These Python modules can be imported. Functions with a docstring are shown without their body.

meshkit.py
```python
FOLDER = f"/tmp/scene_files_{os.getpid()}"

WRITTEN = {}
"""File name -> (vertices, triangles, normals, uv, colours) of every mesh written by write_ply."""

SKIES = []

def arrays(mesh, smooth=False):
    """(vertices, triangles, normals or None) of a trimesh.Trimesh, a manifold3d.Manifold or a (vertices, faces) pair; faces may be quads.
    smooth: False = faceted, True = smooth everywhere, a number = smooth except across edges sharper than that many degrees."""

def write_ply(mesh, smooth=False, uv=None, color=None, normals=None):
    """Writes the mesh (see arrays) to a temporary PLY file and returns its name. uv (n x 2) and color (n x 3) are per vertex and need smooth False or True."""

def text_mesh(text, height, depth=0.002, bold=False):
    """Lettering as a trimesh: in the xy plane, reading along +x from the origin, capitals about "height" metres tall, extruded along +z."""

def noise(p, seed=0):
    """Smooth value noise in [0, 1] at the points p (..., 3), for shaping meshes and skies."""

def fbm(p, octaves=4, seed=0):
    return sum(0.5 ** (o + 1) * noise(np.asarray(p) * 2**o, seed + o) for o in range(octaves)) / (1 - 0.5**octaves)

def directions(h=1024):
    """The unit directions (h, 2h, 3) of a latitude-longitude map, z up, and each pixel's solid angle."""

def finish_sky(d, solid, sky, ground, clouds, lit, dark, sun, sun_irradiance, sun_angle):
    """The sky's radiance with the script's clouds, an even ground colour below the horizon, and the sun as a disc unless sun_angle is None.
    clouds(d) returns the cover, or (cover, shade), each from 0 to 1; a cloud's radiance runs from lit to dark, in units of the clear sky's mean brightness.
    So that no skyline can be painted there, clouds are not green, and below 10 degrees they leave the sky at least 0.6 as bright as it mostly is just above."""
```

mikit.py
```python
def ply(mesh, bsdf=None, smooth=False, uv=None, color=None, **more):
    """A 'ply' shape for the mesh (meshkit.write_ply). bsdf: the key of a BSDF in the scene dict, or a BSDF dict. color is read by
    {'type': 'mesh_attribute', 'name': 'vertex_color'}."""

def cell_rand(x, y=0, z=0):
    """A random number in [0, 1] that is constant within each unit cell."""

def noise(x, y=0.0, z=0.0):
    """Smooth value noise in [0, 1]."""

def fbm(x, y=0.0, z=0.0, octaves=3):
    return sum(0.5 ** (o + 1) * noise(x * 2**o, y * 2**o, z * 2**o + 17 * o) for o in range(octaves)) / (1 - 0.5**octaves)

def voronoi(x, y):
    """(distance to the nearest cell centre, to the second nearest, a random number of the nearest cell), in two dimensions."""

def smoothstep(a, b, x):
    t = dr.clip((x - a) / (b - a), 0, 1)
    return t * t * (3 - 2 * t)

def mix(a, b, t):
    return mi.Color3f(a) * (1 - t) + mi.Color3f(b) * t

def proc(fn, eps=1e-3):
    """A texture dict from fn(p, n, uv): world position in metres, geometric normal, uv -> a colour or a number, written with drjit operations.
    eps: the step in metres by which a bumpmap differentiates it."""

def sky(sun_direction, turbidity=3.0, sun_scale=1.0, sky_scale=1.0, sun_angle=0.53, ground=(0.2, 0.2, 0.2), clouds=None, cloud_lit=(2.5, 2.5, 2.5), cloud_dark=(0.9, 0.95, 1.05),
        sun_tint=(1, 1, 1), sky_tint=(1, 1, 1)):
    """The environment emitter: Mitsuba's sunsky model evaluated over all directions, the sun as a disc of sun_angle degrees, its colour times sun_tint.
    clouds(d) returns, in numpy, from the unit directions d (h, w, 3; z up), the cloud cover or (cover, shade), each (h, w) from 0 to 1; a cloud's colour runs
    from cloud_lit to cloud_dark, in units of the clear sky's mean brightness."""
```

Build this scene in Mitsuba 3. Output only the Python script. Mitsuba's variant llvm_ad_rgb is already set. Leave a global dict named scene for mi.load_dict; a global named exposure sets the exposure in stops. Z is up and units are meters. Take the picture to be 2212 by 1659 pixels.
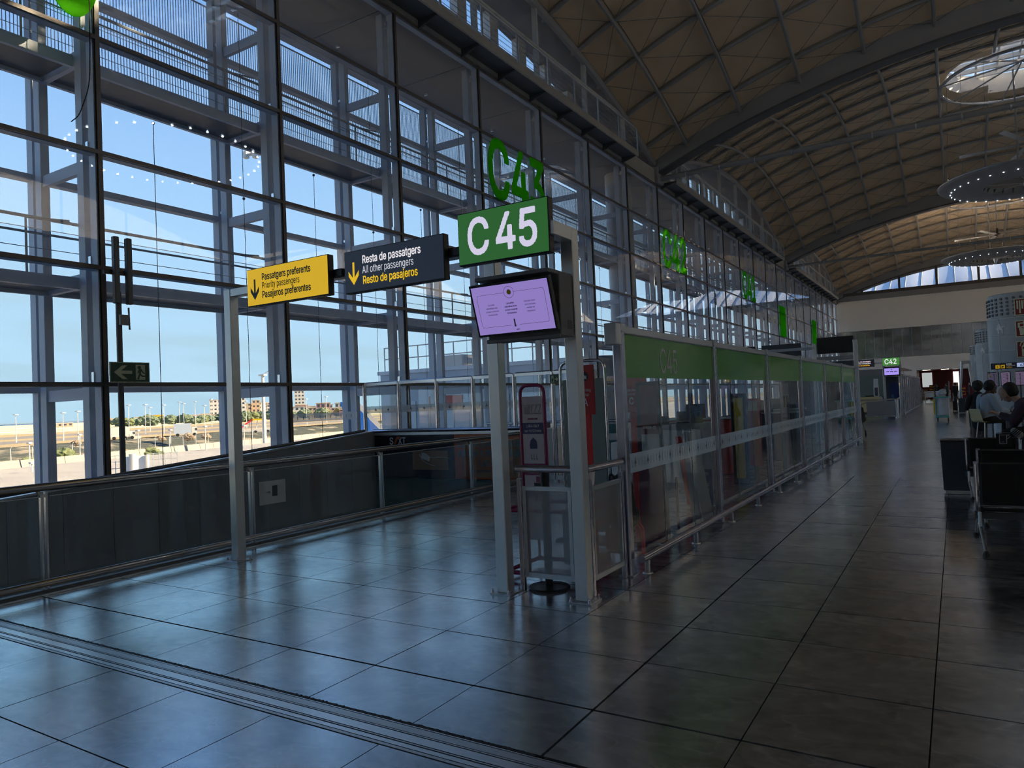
import math, random
import numpy as np
import drjit as dr
import mitsuba as mi
import trimesh
import manifold3d as m3
import mikit, meshkit
from mikit import noise, fbm, voronoi, smoothstep, mix, cell_rand

T = mi.ScalarTransform4f
rng = random.Random(7)
scene, labels = {}, {}

# ---------------------------------------------------------------- camera, sky, sun, exposure
YAW, PITCH, ROLL, FOCAL = math.radians(-31.62), math.radians(1.51), math.radians(-2.42), 1559.0
_fw = np.array([math.sin(YAW) * math.cos(PITCH), math.cos(YAW) * math.cos(PITCH), math.sin(PITCH)])
_rt = np.array([math.cos(YAW), -math.sin(YAW), 0.0])
_up = np.cross(_rt, _fw)
_up = -math.sin(ROLL) * _rt + math.cos(ROLL) * _up
EYE = np.array([0, 0, 1.6])
scene['camera'] = {'type': 'perspective', 'fov': math.degrees(2 * math.atan(1106 / FOCAL)), 'fov_axis': 'x', 'near_clip': 0.05, 'far_clip': 30000.0,
                   'to_world': T().look_at(origin=EYE.tolist(), target=(EYE + _fw).tolist(), up=_up.tolist())}
exposure = 3.2
def wisps(d):
    x, y, z = d[..., 0], d[..., 1], np.maximum(d[..., 2], 0.02)
    p = np.stack([x / (z + .12) * 1.1, y / (z + .12) * .55, z * 3], -1)
    n = meshkit.fbm(p * 1.6 + 3.1, 4)
    band = np.clip((.42 - z) / .3, 0, 1)
    return np.clip((n - .50) * 2.0, 0, 1) * band * .5 + .85 * np.clip((.5 - z) / .42, 0, 1) ** .8
scene['sky'] = mikit.sky((1.0, 0.81, 0.66), turbidity=2.0, sun_scale=1.3, sky_scale=1.0, ground=(.22, .2, .17), clouds=wisps, cloud_lit=(.82, 1.22, 1.48), cloud_dark=(.6, .9, 1.2), sky_tint=(.77, .88, 1.06))

def lin(*c):
    c = np.asarray(c, float) / 255.0
    return np.where(c <= .04045, c / 12.92, ((c + .055) / 1.055) ** 2.4)
def rgb(*c): return {'type': 'rgb', 'value': [float(v) for v in c]}
def srgb(*c): return rgb(*lin(*c))
def glow(r, g, b, gain=1.0): return rgb(*(lin(r, g, b) * gain / 2 ** exposure))   # a lamp that shows about this colour in the picture

# ---------------------------------------------------------------- mesh helpers: (vertices, triangles)
BOXF = np.array([[0, 1, 3], [0, 3, 2], [4, 6, 7], [4, 7, 5], [0, 4, 5], [0, 5, 1], [2, 3, 7], [2, 7, 6], [0, 2, 6], [0, 6, 4], [1, 5, 7], [1, 7, 3]])
def box(x0, x1, y0, y1, z0, z1):
    x0, x1, y0, y1, z0, z1 = min(x0, x1), max(x0, x1), min(y0, y1), max(y0, y1), min(z0, z1), max(z0, z1)
    return np.array([[x, y, z] for x in (x0, x1) for y in (y0, y1) for z in (z0, z1)], float), BOXF.copy()
def cbox(x0, x1, y0, y1, z0, z1, b=.006):
    c = np.array([(x0 + x1) / 2, (y0 + y1) / 2, (z0 + z1) / 2]); h = np.abs(np.array([x1 - x0, y1 - y0, z1 - z0])) / 2
    b = min(b, h.min() * .45); pts = []
    for s in np.ndindex(2, 2, 2):
        sg = np.array(s) * 2 - 1
        for a in range(3):
            v = sg * (h - b); v[a] = sg[a] * h[a]; pts.append(c + v)
    return hull(pts)
def hull(pts):
    t = m3.Manifold.hull_points(np.asarray(pts, np.float64)).to_mesh()
    return np.array(t.vert_properties[:, :3], float), np.array(t.tri_verts, int)
def join(*ms):
    ms = [m for m in (ms[0] if len(ms) == 1 and isinstance(ms[0], list) else ms)]
    at = np.cumsum([0] + [len(m[0]) for m in ms])
    return np.vstack([m[0] for m in ms]), np.vstack([np.asarray(m[1]) + a for m, a in zip(ms, at)])
def tube(pts, r, n=8, cap=True):
    p = np.asarray(pts, float); k = len(p); r = np.broadcast_to(np.asarray(r, float), (k,))
    t = np.gradient(p, axis=0); t /= np.linalg.norm(t, axis=1, keepdims=True) + 1e-12
    ref = np.array([0, 0, 1.0]) if abs(t[0][2]) < .9 else np.array([1.0, 0, 0])
    a = np.cross(t[0], ref); a /= np.linalg.norm(a); A = []
    for i in range(k):
        a = a - t[i] * (a @ t[i]); a /= np.linalg.norm(a); A.append(a)
    A = np.array(A); B = np.cross(t, A); an = np.arange(n) * 2 * np.pi / n
    v = p[:, None] + r[:, None, None] * (np.cos(an)[None, :, None] * A[:, None] + np.sin(an)[None, :, None] * B[:, None])
    i, j = np.meshgrid(np.arange(k - 1), np.arange(n), indexing='ij'); jn = (j + 1) % n
    q = np.stack([i * n + j, i * n + jn, (i + 1) * n + jn, (i + 1) * n + j], -1).reshape(-1, 4)
    f = np.vstack([q[:, [0, 1, 2]], q[:, [0, 2, 3]]]); v = v.reshape(-1, 3)
    if cap:
        v = np.vstack([v, p[:1], p[-1:]]); c0, c1 = len(v) - 2, len(v) - 1; jj = np.arange(n); jn = (jj + 1) % n
        f = np.vstack([f, np.stack([jn, jj, jj * 0 + c0], 1), np.stack([(k - 1) * n + jj, (k - 1) * n + jn, jj * 0 + c1], 1)])
    return v, f
def bar(a, b, w, h=None):            # rectangular bar from a to b, w across, h in the upright direction
    a, b = np.asarray(a, float), np.asarray(b, float); h = h or w; t = (b - a) / np.linalg.norm(b - a)
    ref = np.array([0, 0, 1.0]) if abs(t[2]) < .95 else np.array([0, 1.0, 0])
    s = np.cross(t, ref); s /= np.linalg.norm(s); u = np.cross(s, t)
    v = np.array([p + s * w / 2 * i + u * h / 2 * j for p in (a, b) for i in (-1, 1) for j in (-1, 1)])
    return v, BOXF.copy()
def rnd(pts, r, k=5):                # round the corners of a polyline
    p = [np.asarray(q, float) for q in pts]; out = [p[0]]
    for i in range(1, len(p) - 1):
        a, b = p[i - 1] - p[i], p[i + 1] - p[i]; la, lb = np.linalg.norm(a), np.linalg.norm(b); rr = min(r, la * .49, lb * .49)
        s, e = p[i] + a / la * rr, p[i] + b / lb * rr
        for u in np.linspace(0, 1, k): out.append((1 - u) ** 2 * s + 2 * u * (1 - u) * p[i] + u * u * e)
    out.append(p[-1]); return np.array(out)
def lathe(prof, n=24, c=(0, 0, 0)):
    pr = np.asarray(prof, float); an = np.arange(n) * 2 * np.pi / n; k = len(pr)
    v = np.stack([pr[:, None, 0] * np.cos(an), pr[:, None, 0] * np.sin(an), np.broadcast_to(pr[:, None, 1], (k, n))], -1).reshape(-1, 3) + np.asarray(c)
    i, j = np.meshgrid(np.arange(k - 1), np.arange(n), indexing='ij'); jn = (j + 1) % n
    q = np.stack([i * n + j, i * n + jn, (i + 1) * n + jn, (i + 1) * n + j], -1).reshape(-1, 4)
    return v, np.vstack([q[:, [0, 1, 2]], q[:, [0, 2, 3]]])
def quad(a, b, c, d): return np.array([a, b, c, d], float), np.array([[0, 1, 2], [0, 2, 3]])
def grid(fn, us, vs):                # surface fn(u, v) -> point
    us, vs = np.asarray(us, float), np.asarray(vs, float); U, V = np.meshgrid(us, vs, indexing='ij')
    v = np.stack(fn(U, V), -1).reshape(-1, 3); n = len(vs); i, j = np.meshgrid(np.arange(len(us) - 1), np.arange(n - 1), indexing='ij')
    q = np.stack([i * n + j, (i + 1) * n + j, (i + 1) * n + j + 1, i * n + j + 1], -1).reshape(-1, 4)
    return v, np.vstack([q[:, [0, 1, 2]], q[:, [0, 2, 3]]])
def prism(poly, o, r, u, depth):     # polygon (2d) in the plane o + x r + y u, pushed out by depth along r x u
    from shapely.geometry import Polygon
    g = poly if hasattr(poly, 'exterior') else Polygon(poly)
    mesh = trimesh.creation.extrude_polygon(g.buffer(0), depth, engine='earcut')
    o, r, u = (np.asarray(q, float) for q in (o, r, u)); nn = np.cross(r, u)
    v = mesh.vertices; return o + v[:, :1] * r + v[:, 1:2] * u + v[:, 2:] * nn, np.array(mesh.faces)
def ball(c, r, n=8):
    s = trimesh.creation.icosphere(subdivisions=2 if n > 8 else 1); return np.array(s.vertices) * r + np.asarray(c), np.array(s.faces)
def moved(m, M): return m[0] @ np.asarray(M)[:3, :3].T + np.asarray(M)[:3, 3], m[1]
def shift(m, dx=0, dy=0, dz=0): return m[0] + np.array([dx, dy, dz], float), m[1]
def yawed(m, deg, c=(0, 0, 0)):
    a = math.radians(deg); R = np.array([[math.cos(a), -math.sin(a), 0], [math.sin(a), math.cos(a), 0], [0, 0, 1]]); c = np.asarray(c, float)
    return (m[0] - c) @ R.T + c, m[1]
PXN = (np.array([1.0, 0, 0]), np.array([0, 0, 1.0]))      # a sign read from the camera's side: right = +x, up = +z (its face looks to -y)
PYN = (np.array([0, 1.0, 0]), np.array([0, 0, 1.0]))      # right = +y, up = +z (its face looks to +x)
_TXT = {}
def text(s, o, r, u, h, bold=False, xs=.82, align='l', depth=.0015):
    if (s, bold) not in _TXT:
        t = meshkit.text_mesh(s, 1.0, 1.0, bold); _TXT[s, bold] = (np.array(t.vertices), np.array(t.faces))
    v, f = _TXT[s, bold]; v = v * np.array([h * xs, h, depth]); w = v[:, 0].max()
    if align == 'c': v = v - [w / 2, 0, 0]
    if align == 'r': v = v - [w, 0, 0]
    r, u = np.asarray(r, float), np.asarray(u, float)
    return np.asarray(o, float) + v[:, :1] * r + v[:, 1:2] * u + v[:, 2:] * np.cross(r, u), f

# ---------------------------------------------------------------- entries and labels
_N = {}
def numbered(k):
    n = _N.get(k, -1) + 1; _N[k] = n
    return k if n == 0 else f'{k}_{n:03d}'
def thing(name, label, cat, group=None):
    k = numbered(name); labels[k] = {'label': label, 'category': cat}
    if group: labels[k]['group'] = group
    return k
def struct(name, label=None):
    k = numbered(name); labels[k] = {'kind': 'structure'}
    if label: labels[k]['label'] = label
    return k
def put(parent, name, mesh, mat, smooth=False, label=None, kind=None, **more):
    k = numbered(f'{parent}__{name}' if parent else name)
    scene[k] = mikit.ply((np.asarray(mesh[0], float), np.asarray(mesh[1], int)), mat, smooth=smooth, **more)
    if label or kind:
        labels[k] = {}
        if label: labels[k]['label'] = label
        if kind: labels[k]['kind'] = kind
    return k
def single(name, label, cat, mesh, mat, smooth=False, group=None, **more):
    k = put(None, name, mesh, mat, smooth, **more); labels[k] = {'label': label, 'category': cat}
    if group: labels[k]['group'] = group
    return k
def lamp(parent, name, mesh, r, g, b, gain=1.0, label=None): return put(parent, name, mesh, 'black_plastic', label=label, emitter={'type': 'area', 'radiance': glow(r, g, b, gain)})

# ---------------------------------------------------------------- materials
def two(d): return {'type': 'twosided', 'bsdf': d}
def pr(c, rough=.5, metal=0.0, spec=.5, **k): return two({'type': 'principled', 'base_color': c, 'roughness': rough, 'metallic': metal, 'specular': spec, **k})
def dif(*c): return two({'type': 'diffuse', 'reflectance': rgb(*c)})
def mat(name, d): scene[name] = d

def tile_colour(p, n, uv):
    ty = dr.floor((p.y - 3.39) / .745); tx = dr.floor((p.x + .18) / .75)
    o = cell_rand(tx, ty, 5) * 40; ang = (cell_rand(tx, ty, 8) - .5) * .7
    x, y = p.x + o, p.y + o * .7
    xr, yr = x + ang * y, y - ang * x
    w = fbm(xr * 1.7, yr * 2.5, 0.0, 4)
    n2 = fbm(xr * 7 + w * 4, yr * 11 + w * 5, 3.0, 4)
    vein = 1 - smoothstep(.0, .05, dr.abs(fbm(xr * 2.2 + n2 * .8, yr * 4 + n2 * .5, 9.0, 4) - .5))
    vein2 = 1 - smoothstep(.0, .03, dr.abs(fbm(xr * 6 + n2, yr * 9, 4.0, 3) - .5))
    v = .42 + .9 * (w - .5) + 1.15 * (n2 - .5) + vein * .30 + vein2 * .14
    v = v * (.82 + .36 * cell_rand(tx, ty, 2))
    c = mix((.05, .055, .06), (.40, .41, .425), dr.clip(v, 0, 1))
    return c
def polish(p, n, uv): return mix((.56, .63, .70), (.92, .98, 1.0), dr.clip(.5 + 1.1 * (fbm(p.x * 2.2, p.y * 3.4, 7.0, 4) - .5) + .5 * (fbm(p.x * 14, p.y * 22, 2.0, 3) - .5), 0, 1))
def stone(c): return {'type': 'blendbsdf', 'weight': .70, 'a': two({'type': 'roughplastic', 'int_ior': 1.6, 'alpha': .06, 'diffuse_reflectance': c}), 'b': two({'type': 'roughconductor', 'material': 'none', 'alpha': .05, 'specular_reflectance': mikit.proc(polish)})}
mat('stone_tile', stone(mikit.proc(tile_colour)))
def far_floor(p, n, uv):
    c = tile_colour(p, n, uv)
    gx = dr.abs((p.x + .18) / .75 - dr.round((p.x + .18) / .75)); gy = dr.abs((p.y - 3.39) / .745 - dr.round((p.y - 3.39) / .745))
    return c * dr.select(dr.minimum(gx, gy) < .005, .35, 1.0)
mat('stone_far', stone(mikit.proc(far_floor)))
mat('grout', dif(.012, .012, .013))
mat('painted_steel', pr(rgb(.30, .33, .37), .45, spec=.4))
mat('facade_paint', pr(rgb(.37, .43, .52), .42, spec=.4))
mat('bronze_cap', pr(rgb(.10, .088, .08), .35, spec=.5))
mat('gasket', pr(rgb(.006, .006, .007), .6))
mat('dark_paint', pr(rgb(.085, .09, .098), .45))
mat('arch_paint', pr(rgb(.26, .265, .275), .5, spec=.3))
mat('truss_paint', pr(rgb(.24, .245, .25), .45))
mat('black_plastic', pr(rgb(.008, .008, .009), .4))
mat('black_leather', pr(rgb(.010, .010, .011), .38, spec=.4))
mat('chrome', {'type': 'twosided', 'bsdf': {'type': 'roughconductor', 'material': 'Cr', 'alpha': .06}})
def brushed(p, n, uv): return .26 + .10 * (fbm(p.x * 9, p.y * 9, p.z * 40, 3) - .5)
mat('brushed_steel', pr(rgb(.64, .67, .68), .38, .85))
mat('satin_steel', pr(rgb(.58, .60, .62), .34, .95))
mat('aluminium', pr(rgb(.80, .81, .83), .28, 1.0))
mat('dark_chrome', pr(rgb(.28, .275, .27), .16, 1.0))
mat('pane_glass', {'type': 'thindielectric', 'int_ior': 1.5, 'specular_transmittance': rgb(.97, .985, .99)})
mat('clear_glass', {'type': 'thindielectric', 'int_ior': 1.5, 'specular_transmittance': rgb(.86, .92, .91)})
mat('teal_glass', {'type': 'thindielectric', 'int_ior': 1.55, 'specular_transmittance': rgb(.82, .94, .95)})
mat('frosted', {'type': 'blendbsdf', 'weight': .42, 'a': {'type': 'thindielectric', 'int_ior': 1.5}, 'b': two({'type': 'principledthin', 'base_color': rgb(.75, .79, .80), 'roughness': .5, 'diff_trans': 1.1}) if False else {'type': 'principledthin', 'base_color': rgb(.72, .77, .79), 'roughness': .5, 'diff_trans': 1.0}})
mat('icon_film', pr(rgb(.09, .10, .11), .5))
mat('green_film', pr(rgb(.07, .26, .02), .12, spec=.6))
mat('letter_green', {'type': 'principledthin', 'base_color': rgb(.13, .62, .02), 'roughness': .5, 'diff_trans': 1.6})
mat('white_print', pr(rgb(.62, .62, .64), .5))
mat('white_paint', pr(rgb(.66, .67, .68), .5))
mat('wall_white', pr(rgb(.78, .77, .74), .6, spec=.2))
mat('grey_panel', pr(rgb(.30, .31, .33), .5))
def ribbed(p, n, uv): return mix((.10, .095, .085), (.17, .16, .145), smoothstep(.1, .4, dr.abs(p.y * 9 - dr.round(p.y * 9))))
mat('fascia', pr(rgb(.34, .33, .31), .5, spec=.3))
def slatted(p, n, uv):
    s = dr.abs(p.y * 11 - dr.round(p.y * 11)); w = fbm(p.x * .8, p.y * .8, p.z * .8, 3)
    return mix((.42, .33, .235), (.56, .45, .325), dr.clip(w * .8 + smoothstep(.06, .2, s) * .35, 0, 1))
mat('ceiling_cloth', pr(mikit.proc(slatted), .8, spec=.1))
mat('navy', pr(rgb(.008, .012, .028), .25))
mat('orange_panel', pr(rgb(.42, .10, .025), .4))
mat('orange_light', pr(rgb(.30, .14, .075), .4))
mat('ad_blue', pr(rgb(.05, .22, .30), .5))
mat('teal_panel', pr(rgb(.04, .13, .135), .25))
mat('void_panel', pr(rgb(.17, .20, .225), .4))
mat('magenta', pr(rgb(.20, .006, .065), .35))
mat('magenta_dark', pr(rgb(.17, .007, .075), .4))
mat('pink_white', pr(rgb(.40, .36, .39), .5))
mat('sign_red', pr(rgb(.36, .012, .016), .4))
mat('bright_red', pr(rgb(.55, .02, .02), .4))
mat('dark_red', pr(rgb(.10, .008, .014), .4))
mat('sign_blue', pr(rgb(.010, .022, .12), .35))
mat('deep_blue', pr(rgb(.010, .016, .085), .35))
mat('grey_green', pr(rgb(.16, .21, .20), .4))
mat('light_grey', pr(rgb(.42, .44, .45), .45))
mat('mid_grey', pr(rgb(.20, .21, .22), .45))
mat('cream', pr(rgb(.55, .45, .24), .5))
mat('glow_green', pr(rgb(.50, .56, .40), .5))
mat('exit_green', pr(rgb(.012, .055, .030), .35))
mat('exit_pale', pr(rgb(.40, .46, .34), .5))
mat('extinguisher_red', pr(rgb(.16, .012, .018), .4))
mat('column_grey', pr(rgb(.30, .32, .345), .42))
mat('navy_grey', pr(rgb(.035, .045, .060), .5))
mat('turquoise', pr(rgb(.06, .38, .38), .4))
mat('bag_plastic', pr(rgb(.42, .46, .53), .4))
mat('yellow', pr(rgb(.62, .42, .01), .4))
mat('wood_tan', pr(rgb(.25, .16, .09), .5))
mat('perforated', {'type': 'blendbsdf', 'weight': .60, 'a': {'type': 'thindielectric', 'int_ior': 1.02}, 'b': pr(rgb(.34, .35, .37), .4, .6)})
mat('skin_dark', pr(rgb(.065, .038, .026), .5))
mat('skin_light', pr(rgb(.40, .24, .17), .5))
mat('hair_black', pr(rgb(.006, .005, .005), .6))
mat('denim', pr(rgb(.30, .38, .47), .8))
mat('black_cloth', pr(rgb(.010, .010, .012), .8))
mat('plum_cloth', pr(rgb(.050, .028, .048), .8))
mat('grey_cloth', pr(rgb(.24, .25, .26), .8))
mat('beige_cloth', pr(rgb(.32, .28, .23), .8))
mat('fritted', {'type': 'principledthin', 'base_color': rgb(.42, .42, .42), 'roughness': .6, 'diff_trans': 1.4})
# ---------------------------------------------------------------- floor
XB, YE = -7.35, 12.2                  # edge of the stair well beside the gate
XW, YEND, MOD, MY0 = -12.0, 95.72, 3.872, 6.642
def my(k): return MY0 + MOD * k
fl = struct('floor')
TX = [-.18 + .75 * i for i in range(-10, 5)]
slabs = []
TY0, TY1 = 1.897 - .745 * 1 - .745, 3.39 + .745 * 15
def slab(x0, x1, y0, y1, z1=-.014): return box(x0, x1, y0, y1, -.4, z1)
put(fl, 'screed', join(slab(XB, 3.0, -1.0, TY1), ), 'grout')
put(fl, 'slab', join([slab(XB, 20, -16, -1.0, 0), slab(3.0, 20, -1.0, TY1, 0), slab(XB, 20, TY1, YEND + 12, 0), slab(XW - .1, XB, YE, YEND + 12, 0)]), 'stone_far', label='grey stone floor running down the concourse')
rows = [(2.845 + .002, 3.39)] + [(3.39 + .745 * j, 3.39 + .745 * (j + 1)) for j in range(15)] + [(1.897, 2.60), (1.152, 1.897), (.407, 1.152), (-.338, .407), (-1.0, -.338)]
cols = [(XB + .02, TX[1])] + [(TX[i], TX[i + 1]) for i in range(1, len(TX) - 1)] + [(TX[-1], 3.0)]
for (y0, y1) in rows:
    for (x0, x1) in cols:
        gx0 = .0065 if abs(x0 + 1.68) < .01 else .003; gx1 = .0065 if abs(x1 + 1.68) < .01 else .003
        gy0 = .008 if abs(y0 - 3.39) < .01 else .0045; gy1 = .008 if abs(y1 - 3.39) < .01 else .0045
        dz = rng.uniform(-.0006, .0006)
        put(fl, 'tile', box(x0 + gx0, x1 - gx1, y0 + gy0, y1 - gy1, -.014, dz), 'stone_tile')
# movement joint of metal strips
def strip(y0, y1, z, m, nm='joint_strip'): put(fl, nm, box(XB + .02, 3.0, y0, y1, -.013, z), m)
strip(2.605, 2.625, .001, 'satin_steel'); strip(2.632, 2.662, .000, 'aluminium'); strip(2.668, 2.676, .002, 'satin_steel'); strip(2.684, 2.742, .001, 'aluminium')
strip(2.748, 2.756, .002, 'satin_steel'); strip(2.764, 2.815, .000, 'satin_steel'); strip(2.818, 2.824, .002, 'aluminium')
sv, sf = [], []
for i in range(420):                  # torn black sealant on the far side of the joint
    x = -6.9 + 5.2 * i / 420; w = rng.uniform(.006, .022)
    sv.append(box(x, x + rng.uniform(.008, .02), 2.826, 2.832 + w, -.01, .0022))
put(fl, 'sealant', join(sv), 'gasket', kind='stuff')

# ---------------------------------------------------------------- the glazed wall on the left
K0, K1 = -5, 23
ZT = [.25, 2.19, 4.13, 6.07, 8.01, 9.95, 11.88]
win = struct('window_1', 'tall glazed wall of the concourse with dark slender mullions')
for k in range(K0, K1 + 1):
    y = my(k)
    put(win, 'mullion', box(XW - .02, XW - .21, y - .055, y + .055, -3.4, 11.95), 'facade_paint')
    put(win, 'mullion_cap', box(XW + .008, XW + .034, y - .030, y + .045, -3.4, 11.95), 'bronze_cap')
    put(win, 'gasket', box(XW + .002, XW + .014, y - .052, y - .032, -3.4, 11.95), 'gasket')
for z in ZT:
    put(win, 'transom_cap', box(XW + .008, XW + .032, my(K0), YEND, z - .03, z + .04), 'bronze_cap')
    put(win, 'transom', box(XW - .02, XW - .19, my(K0), YEND, z - .035, z + .03), 'facade_paint')
zs = [-3.4] + ZT
for k in range(K0, K1):
    for i in range(len(zs) - 1):
        a, b, z0, z1 = my(k) + .05, my(k + 1) - .05, zs[i] + (.045 if i else 0), zs[i + 1] - .03
        put(win, 'pane', quad((XW, a, z0), (XW, b, z0), (XW, b, z1), (XW, a, z1)), 'pane_glass')
# steel ladder frames outside the glass
for k in range(K0, K1 + 1):
    y = my(k); fr = struct('facade_frame')
    put(fr, 'inner_post', cbox(XW - .35, XW - .56, y - .075, y + .075, -5, 11.95, .008), 'facade_paint')
    put(fr, 'outer_post', cbox(XW - 1.75, XW - 1.96, y - .075, y + .075, -5, 11.2, .008), 'facade_paint')
    put(fr, 'outer_mullion', box(XW - 2.08, XW - 2.28, y - .055, y + .055, -5, 11.2), 'facade_paint')
    for z in (2.06, 3.98, 5.92, 7.82, 9.8):
        h = .10 if z not in (3.98, 7.82) else .12
        put(fr, 'brace', box(XW - .56, XW - 1.75, y - .045, y + .045, z - h, z + h), 'facade_paint')
    for z in (2.32, 4.26, 6.2, 8.14, 10.08, 11.6):
        put(fr, 'bracket', join(box(XW - .21, XW - .35, y - .02, y + .02, z - .03, z + .03), box(XW - .2, XW - .27, y - .075, y - .06, z - .09, z + .09), box(XW - 1.96, XW - 2.08, y - .02, y + .02, z - .03, z + .03)), 'aluminium')
out = struct('window_2', 'outer steel lattice of the double facade')
for z in (2.2, 4.05, 6.06, 8.0, 9.86):
    put(out, 'outer_transom', box(XW - 2.1, XW - 2.28, my(K0), YEND, z - .06, z + .06), 'facade_paint')
put(out, 'gutter_rail', join(tube([(XW - 2.0, my(K0), 11.35), (XW - 2.0, YEND, 11.35)], .035, 6), box(XW - 2.05, XW - 2.3, my(K0), YEND, 11.14, 11.2)), 'facade_paint')
for k in range(K0, K1):               # upright bars of the sunshade, one screen for each bay of the wall
    a = my(k); n = 60 if k < 10 else 30; w = .0045 if k < 10 else .008; ys = a + (np.arange(n) + .5) * MOD / n
    put(out, 'sunshade_bars', join([box(XW - 2.40, XW - 2.42, y - w, y + w, 8.1, 11.1) for y in ys]), 'painted_steel', kind='stuff')
    for z in (8.12, 9.6, 11.08): put(out, 'sunshade_rail', box(XW - 2.37, XW - 2.40, a, a + MOD, z - .012, z + .012), 'painted_steel')
for zi, z in enumerate((3.95, 7.80)):
    wk = thing('service_walkway', ('lower' if zi == 0 else 'upper') + ' steel walkway outside the tall glass, ' + ('below the green letters' if zi == 0 else 'at the upright sunshade bars'), 'walkway')
    for k in range(K0, K1): put(wk, 'deck_plate', box(XW - .72, XW - 1.7, my(k) + .08, my(k + 1) - .08, z - .03, z + .0), 'dark_paint')
    put(wk, 'edge_beam', box(XW - .66, XW - .74, my(K0), YEND, z - .1, z + .1), 'facade_paint')
    put(wk, 'edge_beam', box(XW - 1.66, XW - 1.73, my(K0), YEND, z - .1, z + .08), 'facade_paint')
    for s in (.72, ):
        put(wk, 'handrail', tube([(XW - s, my(K0), z + 1.02), (XW - s, YEND, z + 1.02)], .028, 6), 'painted_steel')
        for q in (.28, .52, .78, .84): put(wk, 'wire', tube([(XW - s, my(K0), z + q), (XW - s, YEND, z + q)], .006, 4), 'painted_steel')
        for k in range(K0, K1):
            y = my(k) + MOD * .79
            put(wk, 'rail_post', join(tube([(XW - s, y, z), (XW - s, y, z + 1.02)], .02, 6), tube([(XW - s, y, z + 1.0), (XW - .56, y + .6, z + 1.02)], .018, 5)), 'painted_steel')
    put(wk, 'outer_rail', join([tube([(XW - 1.7, my(K0), z + q), (XW - 1.7, YEND, z + q)], .018, 5) for q in (.55, 1.0)]), 'painted_steel')
# fine hanging cables just outside the glass
for k in range(0, 6):
    for j, f in enumerate((.30, .80)):
        put(out, 'cable', join(tube([(XW - .28, my(k) + MOD * f, .3), (XW - .28, my(k) + MOD * f, 9.9 if j else 7.0)], .007, 4), ball((XW - .28, my(k) + MOD * f, 6.03 if j else 7.0), .03)), 'dark_paint')
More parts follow.
